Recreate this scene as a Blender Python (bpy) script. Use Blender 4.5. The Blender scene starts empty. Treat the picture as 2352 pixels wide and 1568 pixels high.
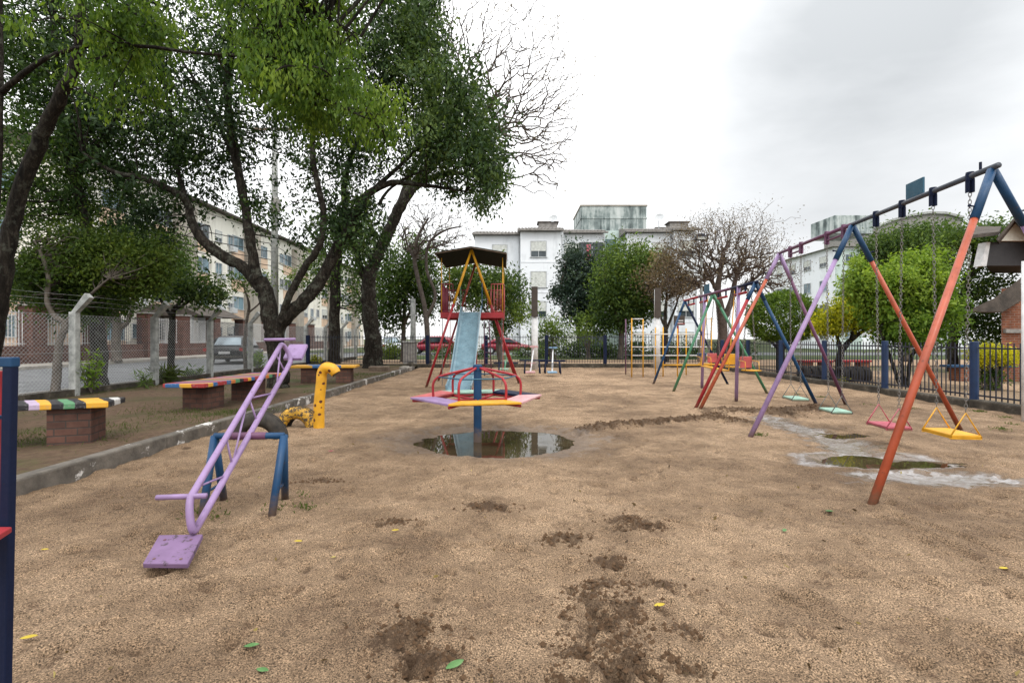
import bpy, math, random
import numpy as np
from mathutils import Vector, Matrix
R = math.radians
random.seed(11)
rng = np.random.default_rng(11)
S = bpy.context.scene
C = S.collection
F = 1120.0; H = 1.35; CX = 1176.0; HY = 777.0        # focal length in pixels, eye height, principal column, horizon row

def P(px, py, Y):
    return Vector(((px-CX)*Y/F, Y, H-(py-HY)*Y/F))
def G(px, py, z=0.0):
    Y = F*(H-z)/(py-HY)
    return Vector(((px-CX)*Y/F, Y, z))

# ------------------------------------------------------------------ materials
def newmat(name):
    m = bpy.data.materials.new(name); m.use_nodes = True
    nt = m.node_tree; b = nt.nodes['Principled BSDF']
    return m, nt, b
def nd(nt, t, **kw):
    n = nt.nodes.new(t)
    for k, v in kw.items():
        if k in n.inputs: n.inputs[k].default_value = v
        else: setattr(n, k, v)
    return n
def ramp(nt, stops, fac=None):
    r = nt.nodes.new('ShaderNodeValToRGB'); e = r.color_ramp.elements
    while len(e) < len(stops): e.new(0.5)
    for i, (p, c) in enumerate(stops):
        e[i].position = p
        e[i].color = (c[0], c[1], c[2], 1) if isinstance(c, (tuple, list)) else (c, c, c, 1)
    if fac is not None: nt.links.new(fac, r.inputs['Fac'])
    return r
def noise(nt, scale, detail=4, rough=0.6, vec=None, dist=0.0):
    n = nd(nt, 'ShaderNodeTexNoise', Scale=scale, Detail=detail, Roughness=rough, Distortion=dist)
    if vec is None:
        tc = nt.nodes.new('ShaderNodeTexCoord'); vec = tc.outputs['Object']
    nt.links.new(vec, n.inputs['Vector'])
    return n
def mixc(nt, fac, a, b, mode='MIX'):
    m = nt.nodes.new('ShaderNodeMix'); m.data_type = 'RGBA'; m.blend_type = mode
    for s, v in ((m.inputs[0], fac), (m.inputs[6], a), (m.inputs[7], b)):
        if isinstance(v, bpy.types.NodeSocket): nt.links.new(v, s)
        elif isinstance(v, (int, float)): s.default_value = v
        else: s.default_value = (v[0], v[1], v[2], 1)
    return m.outputs[2]
def math_(nt, op, a, b=None):
    m = nt.nodes.new('ShaderNodeMath'); m.operation = op
    for i, v in enumerate((a, b)):
        if v is None: continue
        if isinstance(v, bpy.types.NodeSocket): nt.links.new(v, m.inputs[i])
        else: m.inputs[i].default_value = v
    return m.outputs[0]
def bump(nt, b, h, strength=0.4, dist=0.01, prev=None):
    n = nd(nt, 'ShaderNodeBump', Strength=strength, Distance=dist)
    nt.links.new(h, n.inputs['Height'])
    if prev: nt.links.new(prev, n.inputs['Normal'])
    nt.links.new(n.outputs['Normal'], b.inputs['Normal'])
    return n.outputs['Normal']
def mapping(nt, scale):
    tc = nt.nodes.new('ShaderNodeTexCoord'); mp = nt.nodes.new('ShaderNodeMapping')
    mp.inputs['Scale'].default_value = scale
    nt.links.new(tc.outputs['Object'], mp.inputs['Vector'])
    return mp.outputs['Vector']

def paint(name, col, rough=0.42, wear=0.66, wearcol=(0.07, 0.045, 0.035), spec=0.5, sc=1.0, mud=False):
    m, nt, b = newmat(name)
    n1 = noise(nt, 5*sc, 5); n2 = noise(nt, 22*sc, 8, 0.7)
    v = ramp(nt, [(0.3, 0.72), (0.7, 1.12)], n1.outputs['Fac'])
    c = mixc(nt, 1.0, col, v.outputs['Color'], 'MULTIPLY')
    w = ramp(nt, [(wear, 0.0), (wear+0.05, 1.0)], n2.outputs['Fac'])
    c = mixc(nt, w.outputs['Color'], c, wearcol)
    if mud:      # dried sand splashed on the lowest part of legs and posts
        tc = nt.nodes.new('ShaderNodeTexCoord'); sp = nt.nodes.new('ShaderNodeSeparateXYZ'); nt.links.new(tc.outputs['Object'], sp.inputs[0])
        zz = math_(nt, 'ADD', sp.outputs[2], math_(nt, 'MULTIPLY', n2.outputs['Fac'], 0.34))
        md = ramp(nt, [(0.20, 0.8), (0.34, 0.0)], zz)
        c = mixc(nt, md.outputs['Color'], c, (0.16, 0.105, 0.065))
    nt.links.new(c, b.inputs['Base Color'])
    rr = ramp(nt, [(0.3, rough-0.1), (0.7, rough+0.18)], n2.outputs['Fac'])
    nt.links.new(rr.outputs['Color'], b.inputs['Roughness'])
    b.inputs['Specular IOR Level'].default_value = spec
    bump(nt, b, n2.outputs['Fac'], 0.25, 0.004)
    return m

def rough_mat(name, stops, scale=6, rough=0.9, bstr=0.5, bdist=0.01, bscale=None, spec=0.25, vec_scale=None, detail=6):
    m, nt, b = newmat(name)
    vec = mapping(nt, vec_scale) if vec_scale else None
    n1 = noise(nt, scale, detail, 0.65, vec)
    r = ramp(nt, stops, n1.outputs['Fac'])
    nt.links.new(r.outputs['Color'], b.inputs['Base Color'])
    b.inputs['Roughness'].default_value = rough
    b.inputs['Specular IOR Level'].default_value = spec
    n2 = noise(nt, bscale or scale*4, 6, 0.7, vec)
    bump(nt, b, n2.outputs['Fac'], bstr, bdist)
    return m

def brick_mat(name, c1, c2, mortar, scale=1.0, bw=0.24, rh=0.075):
    m, nt, b = newmat(name)
    tc = nt.nodes.new('ShaderNodeTexCoord'); sp = nt.nodes.new('ShaderNodeSeparateXYZ')
    nt.links.new(tc.outputs['Object'], sp.inputs[0])
    s = math_(nt, 'ADD', sp.outputs[0], sp.outputs[1])
    cb = nt.nodes.new('ShaderNodeCombineXYZ')
    nt.links.new(s, cb.inputs[0]); nt.links.new(sp.outputs[2], cb.inputs[1])
    br = nd(nt, 'ShaderNodeTexBrick', Scale=scale)
    br.inputs['Color1'].default_value = (*c1, 1); br.inputs['Color2'].default_value = (*c2, 1)
    br.inputs['Mortar'].default_value = (*mortar, 1)
    br.inputs['Brick Width'].default_value = bw; br.inputs['Row Height'].default_value = rh
    br.inputs['Mortar Size'].default_value = 0.008; br.inputs['Mortar Smooth'].default_value = 0.3
    nt.links.new(cb.outputs[0], br.inputs['Vector'])
    n = noise(nt, 4, 8, 0.7)
    v = ramp(nt, [(0.25, 0.5), (0.75, 1.25)], n.outputs['Fac'])
    c = mixc(nt, 1.0, br.outputs['Color'], v.outputs['Color'], 'MULTIPLY')
    nt.links.new(c, b.inputs['Base Color'])
    b.inputs['Roughness'].default_value = 0.9; b.inputs['Specular IOR Level'].default_value = 0.2
    inv = math_(nt, 'SUBTRACT', 1.0, br.outputs['Fac'])
    h = math_(nt, 'ADD', inv, math_(nt, 'MULTIPLY', n.outputs['Fac'], 0.5))
    bump(nt, b, h, 0.6, 0.008)
    return m

def plaster(name, col, grime=(0.25, 0.24, 0.21), amount=0.5, streak=True):
    m, nt, b = newmat(name)
    v = mapping(nt, (1.2, 1.2, 0.22) if streak else (1, 1, 1))
    n1 = noise(nt, 1.4, 8, 0.7, v); n2 = noise(nt, 0.6, 4)
    f = math_(nt, 'MULTIPLY', n1.outputs['Fac'], n2.outputs['Fac'])
    w = ramp(nt, [(0.24, 0.0), (0.42, amount)], f)
    c = mixc(nt, w.outputs['Color'], col, grime)
    nt.links.new(c, b.inputs['Base Color'])
    b.inputs['Roughness'].default_value = 0.85; b.inputs['Specular IOR Level'].default_value = 0.25
    n3 = noise(nt, 60, 3)
    bump(nt, b, n3.outputs['Fac'], 0.2, 0.004)
    return m

def leaf_mat(name, dark, mid, light, trans=0.35, spec=0.35):
    m, nt, b = newmat(name)
    at = nt.nodes.new('ShaderNodeAttribute'); at.attribute_name = 'tint'
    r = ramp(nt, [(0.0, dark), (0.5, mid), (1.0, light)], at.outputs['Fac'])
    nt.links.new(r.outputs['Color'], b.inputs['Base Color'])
    b.inputs['Roughness'].default_value = 0.6; b.inputs['Specular IOR Level'].default_value = spec*0.55
    t = nt.nodes.new('ShaderNodeBsdfTranslucent')
    c = mixc(nt, 1.0, r.outputs['Color'], (1.25, 1.3, 0.55), 'MULTIPLY')
    nt.links.new(c, t.inputs['Color'])
    mx = nt.nodes.new('ShaderNodeMixShader'); mx.inputs[0].default_value = trans
    nt.links.new(b.outputs[0], mx.inputs[1]); nt.links.new(t.outputs[0], mx.inputs[2])
    nt.links.new(mx.outputs[0], nt.nodes['Material Output'].inputs['Surface'])
    return m

M = {}
LILAC = (0.31, 0.205, 0.385); BLUE = (0.006, 0.052, 0.135); RED = (0.34, 0.016, 0.024); ORANGE = (0.43, 0.085, 0.036)
YEL = (0.72, 0.36, 0.018); GRN = (0.055, 0.21, 0.11)
M['lilac'] = paint('lilac_paint', LILAC, 0.42, 0.615, (0.13, 0.085, 0.10), mud=True)
M['lilacworn'] = paint('worn_lilac_board_paint', (0.185, 0.115, 0.215), 0.55, 0.56, (0.085, 0.06, 0.08), 0.3, 0.7)
M['plum'] = paint('plum_paint', (0.14, 0.05, 0.11), 0.45, 0.62, mud=True)
M['blue'] = paint('blue_paint', BLUE, 0.45, 0.62, (0.08, 0.055, 0.045), 0.4, mud=True)
M['navy'] = paint('navy_paint', (0.003, 0.009, 0.036), 0.6, 0.68, (0.03, 0.025, 0.025), 0.25)
M['red'] = paint('red_paint', RED, 0.45, 0.62, mud=True)
M['orange'] = paint('orange_paint', ORANGE, 0.40, 0.61, (0.20, 0.05, 0.025), mud=True)
M['yellow'] = paint('yellow_paint', YEL, 0.42, 0.68, (0.12, 0.08, 0.03))
M['green'] = paint('green_paint', GRN, 0.42, 0.64, mud=True)
M['mint'] = paint('mint_paint', (0.33, 0.52, 0.42), 0.35, 0.72, (0.12, 0.15, 0.12))
M['rose'] = paint('rose_paint', (0.48, 0.10, 0.14), 0.38, 0.7, (0.2, 0.06, 0.05))
M['pink'] = paint('pink_paint', (0.60, 0.33, 0.34), 0.42, 0.68)
M['coral'] = paint('coral_paint', (0.50, 0.10, 0.10), 0.42, 0.68)
M['white'] = paint('white_paint', (0.68, 0.68, 0.68), 0.5, 0.66, (0.3, 0.28, 0.25))
M['brown'] = paint('brown_paint', (0.06, 0.045, 0.035), 0.6, 0.7)
M['greybar'] = paint('dull_blue_grey_pipe_paint', (0.055, 0.065, 0.085), 0.45, 0.60, (0.13, 0.075, 0.055))
M['chute'] = paint('sheet_blue_paint', (0.17, 0.27, 0.325), 0.28, 0.60, (0.30, 0.36, 0.38))
M['teal'] = paint('teal_blue_plate_paint', (0.015, 0.09, 0.15), 0.45, 0.7)
M['steel'] = paint('worn_steel', (0.16, 0.15, 0.14), 0.4, 0.58, (0.10, 0.05, 0.03)); 
M['wire'] = paint('galvanised_wire', (0.30, 0.31, 0.31), 0.45, 0.7)
M['blackpaint'] = paint('dark_fence_paint', (0.012, 0.016, 0.032), 0.45, 0.7)
M['concrete'] = rough_mat('grey_concrete', [(0.3, (0.17, 0.16, 0.15)), (0.7, (0.36, 0.35, 0.33))], 5, 0.9, 0.5, 0.006)
M['post'] = rough_mat('weathered_concrete_post', [(0.32, (0.19, 0.20, 0.19)), (0.68, (0.50, 0.51, 0.49))], 6, 0.85, 0.4, 0.004)
M['rubber'] = rough_mat('tyre_rubber', [(0.3, (0.018, 0.017, 0.016)), (0.7, (0.07, 0.06, 0.05))], 9, 0.75, 0.4, 0.006)
M['brick'] = brick_mat('red_brick', (0.17, 0.07, 0.05), (0.10, 0.045, 0.036), (0.15, 0.125, 0.11))
M['pierbrick'] = brick_mat('dull_brown_brick', (0.14, 0.07, 0.052), (0.09, 0.05, 0.04), (0.07, 0.055, 0.048), 1.0, 0.22, 0.085)
M['brickw'] = brick_mat('orange_brick', (0.28, 0.105, 0.055), (0.19, 0.07, 0.04), (0.24, 0.19, 0.16))
def bark_mat():
    m, nt, b = newmat('rough_dark_bark')
    v = mapping(nt, (1, 1, 0.3))
    n1 = noise(nt, 2.6, 6, 0.7); n2 = noise(nt, 16, 8, 0.75, v, 0.6); n3 = noise(nt, 9, 8, 0.75)
    r = ramp(nt, [(0.36, (0.006, 0.005, 0.004)), (0.52, (0.026, 0.021, 0.016)), (0.66, (0.075, 0.065, 0.052))], n2.outputs['Fac'])
    w = ramp(nt, [(0.52, 0.0), (0.60, 0.75)], math_(nt, 'ADD', math_(nt, 'MULTIPLY', n1.outputs['Fac'], 0.5), math_(nt, 'MULTIPLY', n3.outputs['Fac'], 0.5)))
    c = mixc(nt, w.outputs['Color'], r.outputs['Color'], (0.115, 0.12, 0.095))
    nt.links.new(c, b.inputs['Base Color']); b.inputs['Roughness'].default_value = 0.95; b.inputs['Specular IOR Level'].default_value = 0.2
    bump(nt, b, n2.outputs['Fac'], 1.0, 0.09)
    return m
M['bark'] = bark_mat()
M['bark_old'] = rough_mat('dark_bark', [(0.35, (0.010, 0.008, 0.006)), (0.55, (0.028, 0.023, 0.018)), (0.72, (0.10, 0.095, 0.08))], 7, 0.95, 1.0, 0.04, 14, 0.2, (1, 1, 0.35))
M['barkg'] = rough_mat('grey_bark', [(0.3, (0.05, 0.042, 0.035)), (0.7, (0.17, 0.145, 0.12))], 8, 0.95, 0.9, 0.02, 16, 0.2, (1, 1, 0.35))
M['twig'] = rough_mat('twig_bark', [(0.3, (0.05, 0.04, 0.035)), (0.7, (0.13, 0.11, 0.095))], 8, 0.95, 0.4, 0.01)
M['soil'] = None
M['white_wall'] = plaster('white_plaster', (0.80, 0.83, 0.86), (0.42, 0.45, 0.47), 0.5)
M['cream'] = plaster('cream_plaster', (0.78, 0.76, 0.68), (0.32, 0.29, 0.24), 0.6)
M['peach'] = plaster('peach_plaster', (0.66, 0.49, 0.36), (0.32, 0.25, 0.19), 0.5)
M['corewall'] = plaster('bare_grey_render', (0.36, 0.33, 0.28), (0.16, 0.15, 0.13), 0.8)
M['palegreen'] = plaster('pale_green_plaster', (0.50, 0.60, 0.56), (0.25, 0.32, 0.29), 0.8)
M['tile'] = rough_mat('clay_roof_tile', [(0.3, (0.17, 0.16, 0.15)), (0.7, (0.34, 0.32, 0.30))], 3, 0.9, 0.8, 0.03, 10)
M['oldtile'] = rough_mat('mossy_roof_tile', [(0.3, (0.045, 0.04, 0.036)), (0.7, (0.12, 0.10, 0.085))], 3, 0.9, 0.8, 0.03, 10)
M['shutter'] = paint('pale_roller_shutter', (0.66, 0.68, 0.64), 0.6, 0.75, (0.5, 0.5, 0.46))
M['frame'] = paint('aluminium_frame', (0.5, 0.52, 0.53), 0.4, 0.75)
M['plank'] = rough_mat('weathered_plank', [(0.3, (0.10, 0.07, 0.05)), (0.7, (0.26, 0.2, 0.15))], 5, 0.85, 0.4, 0.005)
M['panel'] = paint('charcoal_panel', (0.028, 0.026, 0.028), 0.6, 0.75)
M['stone'] = rough_mat('pale_stone', [(0.3, (0.16, 0.14, 0.12)), (0.7, (0.36, 0.33, 0.29))], 6, 0.9, 0.8, 0.02)

def tank_mat():
    m, nt, b = newmat('streaked_tank_render')
    v = mapping(nt, (1.0, 1.0, 0.10))
    n1 = noise(nt, 1.1, 9, 0.72, v); n2 = noise(nt, 0.45, 6, 0.6)
    f = math_(nt, 'ADD', math_(nt, 'MULTIPLY', n1.outputs['Fac'], 0.65), math_(nt, 'MULTIPLY', n2.outputs['Fac'], 0.4))
    r = ramp(nt, [(0.42, (0.07, 0.09, 0.09)), (0.49, (0.20, 0.245, 0.24)), (0.55, (0.42, 0.47, 0.455)), (0.66, (0.56, 0.60, 0.585))], f)
    nt.links.new(r.outputs['Color'], b.inputs['Base Color']); b.inputs['Roughness'].default_value = 0.9
    return m
M['tank'] = tank_mat()

def glass_mat(name, col=(0.02, 0.028, 0.032), rough=0.06):
    m, nt, b = newmat(name)
    n = noise(nt, 0.6, 2)
    r = ramp(nt, [(0.4, col), (0.7, tuple(min(1, c*3+0.02) for c in col))], n.outputs['Fac'])
    nt.links.new(r.outputs['Color'], b.inputs['Base Color'])
    b.inputs['Roughness'].default_value = rough; b.inputs['Specular IOR Level'].default_value = 0.6
    return m
M['glass'] = glass_mat('window_glass')
M['glassblue'] = glass_mat('tinted_window_glass', (0.06, 0.10, 0.12), 0.12)

def car_mat(name, col):
    m, nt, b = newmat(name)
    n = noise(nt, 30, 3)
    r = ramp(nt, [(0.3, tuple(c*0.85 for c in col)), (0.7, col)], n.outputs['Fac'])
    nt.links.new(r.outputs['Color'], b.inputs['Base Color'])
    b.inputs['Roughness'].default_value = 0.3; b.inputs['Coat Weight'].default_value = 0.15
    return m
M['carblack'] = paint('black_car_paint', (0.004, 0.004, 0.006), 0.3, 0.9, (0.004, 0.004, 0.006), 0.3)
M['carred'] = car_mat('red_car_paint', (0.26, 0.012, 0.03))
M['carwhite'] = car_mat('white_car_paint', (0.6, 0.62, 0.66))
M['lamp_red'] = paint('red_lens', (0.25, 0.01, 0.01), 0.2, 0.8)
M['plate'] = paint('pale_number_plate', (0.4, 0.4, 0.4), 0.4, 0.8)

def kerb_mat():
    m, nt, b = newmat('kerb_concrete_with_old_whitewash')
    n1 = noise(nt, 5, 8, 0.7); n2 = noise(nt, 2.1, 8, 0.75)
    r = ramp(nt, [(0.3, (0.055, 0.048, 0.040)), (0.7, (0.18, 0.158, 0.132))], n1.outputs['Fac'])
    w = ramp(nt, [(0.565, 0.0), (0.60, 1.0)], n2.outputs['Fac'])
    c = mixc(nt, w.outputs['Color'], r.outputs['Color'], (0.62, 0.60, 0.57))
    nt.links.new(c, b.inputs['Base Color']); b.inputs['Roughness'].default_value = 0.9
    bump(nt, b, n1.outputs['Fac'], 0.9, 0.02)
    return m
M['kerb'] = kerb_mat()

def base_wall_mat():
    m, nt, b = newmat('mossy_stone_footing')
    vo = nd(nt, 'ShaderNodeTexVoronoi', Scale=3.2)
    tc = nt.nodes.new('ShaderNodeTexCoord'); nt.links.new(tc.outputs['Object'], vo.inputs['Vector'])
    n1 = noise(nt, 6, 8, 0.7)
    r = ramp(nt, [(0.3, (0.03, 0.026, 0.02)), (0.55, (0.09, 0.075, 0.055)), (0.75, (0.24, 0.21, 0.17))], n1.outputs['Fac'])
    v = ramp(nt, [(0.0, 1.15), (0.6, 0.6)], vo.outputs['Distance'])
    c = mixc(nt, 1.0, r.outputs['Color'], v.outputs['Color'], 'MULTIPLY')
    nt.links.new(c, b.inputs['Base Color']); b.inputs['Roughness'].default_value = 0.95
    bump(nt, b, n1.outputs['Fac'], 0.9, 0.03)
    return m
M['footing'] = base_wall_mat()

def sand_mat():
    m, nt, b = newmat('damp_playground_sand')
    aw = nt.nodes.new('ShaderNodeAttribute'); aw.attribute_name = 'wet'
    ad = nt.nodes.new('ShaderNodeAttribute'); ad.attribute_name = 'dug'  # digging mask; also carries shade painted into footprints and round feet
    n0 = noise(nt, 0.35, 6, 0.6); n1 = noise(nt, 2.2, 8, 0.65); n2 = noise(nt, 150, 2, 0.6); n3 = noise(nt, 14, 9, 0.80)
    base = ramp(nt, [(0.41, (0.140, 0.092, 0.056)), (0.49, (0.212, 0.143, 0.088)), (0.57, (0.285, 0.197, 0.124))],
                math_(nt, 'ADD', math_(nt, 'MULTIPLY', n0.outputs['Fac'], 0.55), math_(nt, 'MULTIPLY', n1.outputs['Fac'], 0.45)))
    g = ramp(nt, [(0.35, 0.12), (0.45, 0.80), (0.55, 1.14), (0.65, 2.1)], n2.outputs['Fac'])
    c = mixc(nt, 1.0, base.outputs['Color'], g.outputs['Color'], 'MULTIPLY')
    sp = ramp(nt, [(0.34, 0.55), (0.44, 0.98), (0.6, 1.06)], n3.outputs['Fac'])
    c = mixc(nt, 1.0, c, sp.outputs['Color'], 'MULTIPLY')
    tcs = nt.nodes.new('ShaderNodeTexCoord'); sps = nt.nodes.new('ShaderNodeSeparateXYZ'); nt.links.new(tcs.outputs['Object'], sps.inputs[0])
    backf = ramp(nt, [(0.30, 1.0), (0.62, 1.22)], math_(nt, 'ADD', math_(nt, 'MULTIPLY', sps.outputs[1], 0.045), math_(nt, 'MULTIPLY', math_(nt, 'SUBTRACT', n0.outputs['Fac'], 0.5), 0.8)))
    c = mixc(nt, 1.0, c, backf.outputs['Color'], 'MULTIPLY')      # sand turns paler toward the back of the yard
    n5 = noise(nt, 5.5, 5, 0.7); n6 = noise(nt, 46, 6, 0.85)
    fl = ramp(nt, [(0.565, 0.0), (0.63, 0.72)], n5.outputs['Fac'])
    c = mixc(nt, math_(nt, 'MULTIPLY', fl.outputs['Color'], ramp(nt, [(0.42, 0.0), (0.56, 1.0)], n6.outputs['Fac']).outputs['Color']), c, (0.085, 0.050, 0.030))  # dark flecks painted in for the crescent shadows of small dents
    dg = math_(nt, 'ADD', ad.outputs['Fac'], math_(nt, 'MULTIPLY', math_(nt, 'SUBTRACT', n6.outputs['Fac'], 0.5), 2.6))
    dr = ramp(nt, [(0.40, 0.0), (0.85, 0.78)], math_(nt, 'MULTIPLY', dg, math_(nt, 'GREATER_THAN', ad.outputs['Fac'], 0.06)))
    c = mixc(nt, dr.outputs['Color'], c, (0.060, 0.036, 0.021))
    wet = math_(nt, 'MULTIPLY', aw.outputs['Fac'], 0.62)
    c = mixc(nt, wet, c, (0.075, 0.05, 0.032))
    af = nt.nodes.new('ShaderNodeAttribute'); af.attribute_name = 'foam'
    n7 = noise(nt, 9, 8, 0.8, None, 1.2)
    ff = ramp(nt, [(0.66, 0.0), (0.86, 0.78)], math_(nt, 'ADD', math_(nt, 'MULTIPLY', af.outputs['Fac'], 0.5), math_(nt, 'MULTIPLY', n7.outputs['Fac'], 0.55)))
    ffm = math_(nt, 'MULTIPLY', ff.outputs['Color'], math_(nt, 'GREATER_THAN', af.outputs['Fac'], 0.03))
    c = mixc(nt, ffm, c, (0.47, 0.47, 0.48))  # pale grey painted in for sky sheen on the wet film
    nt.links.new(c, b.inputs['Base Color'])
    rr = math_(nt, 'SUBTRACT', 0.93, math_(nt, 'MULTIPLY', math_(nt, 'POWER', aw.outputs['Fac'], 4.0), 0.66))
    nt.links.new(rr, b.inputs['Roughness'])
    b.inputs['Specular IOR Level'].default_value = 0.25
    dry = math_(nt, 'SUBTRACT', 1.0, math_(nt, 'MULTIPLY', math_(nt, 'POWER', aw.outputs['Fac'], 3.0), 0.94))
    p = bump(nt, b, n3.outputs['Fac'], 0.6, 0.03)
    q = bump(nt, b, n2.outputs['Fac'], 0.9, 0.006, p)
    for nn in nt.nodes:
        if nn.bl_idname == 'ShaderNodeBump': nt.links.new(math_(nt, 'MULTIPLY', dry, nn.inputs['Strength'].default_value), nn.inputs['Strength'])
    nt.links.new(math_(nt, 'ADD', 0.25, math_(nt, 'MULTIPLY', math_(nt, 'POWER', aw.outputs['Fac'], 3.0), 0.75)), b.inputs['Specular IOR Level'])
    return m
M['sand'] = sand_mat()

def ground_mat(name, soil, grass, thr=0.5, sc=0.35):
    m, nt, b = newmat(name)
    n1 = noise(nt, sc, 8, 0.65); n2 = noise(nt, 12, 8, 0.7); n3 = noise(nt, 60, 4, 0.7)
    v = ramp(nt, [(0.3, 0.55), (0.7, 1.3)], n2.outputs['Fac'])
    w = ramp(nt, [(thr-0.06, 0.0), (thr+0.06, 1.0)], math_(nt, 'ADD', math_(nt, 'MULTIPLY', n1.outputs['Fac'], 0.75), math_(nt, 'MULTIPLY', n2.outputs['Fac'], 0.25)))
    c = mixc(nt, w.outputs['Color'], soil, grass)
    c = mixc(nt, 1.0, c, v.outputs['Color'], 'MULTIPLY')
    nt.links.new(c, b.inputs['Base Color']); b.inputs['Roughness'].default_value = 0.95
    b.inputs['Specular IOR Level'].default_value = 0.2
    p = bump(nt, b, n2.outputs['Fac'], 0.8, 0.04)
    bump(nt, b, n3.outputs['Fac'], 0.6, 0.01, p)
    return m
M['soil'] = ground_mat('bed_soil_with_moss', (0.125, 0.082, 0.053), (0.055, 0.062, 0.02), 0.54, 0.5)
M['court'] = ground_mat('courtyard_dirt_and_grass', (0.26, 0.185, 0.12), (0.06, 0.085, 0.025), 0.56, 0.2)
M['path'] = ground_mat('pale_dirt_path', (0.36, 0.25, 0.16), (0.20, 0.15, 0.09), 0.6, 0.3)
M['lawn'] = ground_mat('rough_lawn', (0.08, 0.09, 0.035), (0.035, 0.06, 0.018), 0.5, 0.3)
M['terrain'] = ground_mat('far_ground', (0.10, 0.10, 0.05), (0.05, 0.07, 0.03), 0.5, 0.03)
M['asphalt'] = rough_mat('worn_asphalt', [(0.3, (0.075, 0.078, 0.082)), (0.7, (0.17, 0.175, 0.18))], 1.5, 0.8, 0.4, 0.01, 60)
M['paving'] = rough_mat('pavement_slabs', [(0.3, (0.22, 0.20, 0.175)), (0.7, (0.42, 0.39, 0.34))], 2, 0.9, 0.4, 0.01, 20)

def water_mat():
    m, nt, b = newmat('muddy_puddle_water')
    n = noise(nt, 3, 4)
    r = ramp(nt, [(0.3, (0.035, 0.026, 0.014)), (0.7, (0.075, 0.055, 0.03))], n.outputs['Fac'])
    nt.links.new(r.outputs['Color'], b.inputs['Base Color'])
    b.inputs['Roughness'].default_value = 0.02; b.inputs['IOR'].default_value = 1.5
    b.inputs['Specular IOR Level'].default_value = 0.5
    n2 = noise(nt, 5, 2)
    bump(nt, b, n2.outputs['Fac'], 0.04, 0.01)
    return m
M['water'] = water_mat()

M['leafA'] = leaf_mat('fresh_hanging_leaf', (0.028, 0.062, 0.010), (0.078, 0.145, 0.020), (0.20, 0.285, 0.042), 0.42)
M['leafB'] = leaf_mat('dark_glossy_leaf', (0.010, 0.026, 0.008), (0.045, 0.088, 0.026), (0.15, 0.215, 0.06), 0.32, 0.5)
M['leafC'] = leaf_mat('mid_green_leaf', (0.022, 0.050, 0.012), (0.080, 0.135, 0.032), (0.20, 0.28, 0.06), 0.35)
M['leafD'] = leaf_mat('olive_street_leaf', (0.022, 0.045, 0.008), (0.065, 0.105, 0.016), (0.14, 0.18, 0.03), 0.35)
M['leafBlue'] = leaf_mat('blue_green_leaf', (0.014, 0.030, 0.022), (0.042, 0.070, 0.052), (0.09, 0.13, 0.09), 0.25)
M['leafBright'] = leaf_mat('bright_young_leaf', (0.045, 0.095, 0.012), (0.125, 0.215, 0.028), (0.27, 0.37, 0.06), 0.42)
M['leafYellow'] = leaf_mat('yellow_green_leaf', (0.07, 0.10, 0.008), (0.28, 0.29, 0.014), (0.62, 0.56, 0.03), 0.4)
M['leafBrown'] = leaf_mat('dry_brown_leaf', (0.08, 0.060, 0.045), (0.17, 0.125, 0.088), (0.28, 0.22, 0.13), 0.3)
M['leafBall'] = leaf_mat('clipped_leaf', (0.025, 0.06, 0.008), (0.08, 0.14, 0.018), (0.20, 0.28, 0.045), 0.35)
M['grass'] = leaf_mat('grass_blade', (0.035, 0.055, 0.012), (0.065, 0.095, 0.020), (0.12, 0.15, 0.035), 0.35)
M['litter'] = leaf_mat('fallen_leaf', (0.05, 0.03, 0.015), (0.16, 0.11, 0.04), (0.42, 0.34, 0.12), 0.15)
M['leafgreen1'] = rough_mat('fallen_green_leaf', [(0.3, (0.05, 0.14, 0.04)), (0.7, (0.14, 0.26, 0.10))], 20, 0.5, 0.3, 0.003)
M['leafyel1'] = rough_mat('fallen_yellow_leaf', [(0.3, (0.38, 0.26, 0.02)), (0.7, (0.62, 0.48, 0.06))], 20, 0.5, 0.3, 0.003)
M['clod'] = rough_mat('dark_damp_sand', [(0.3, (0.06, 0.034, 0.018)), (0.7, (0.15, 0.09, 0.05))], 30, 0.95, 0.8, 0.01)

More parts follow.
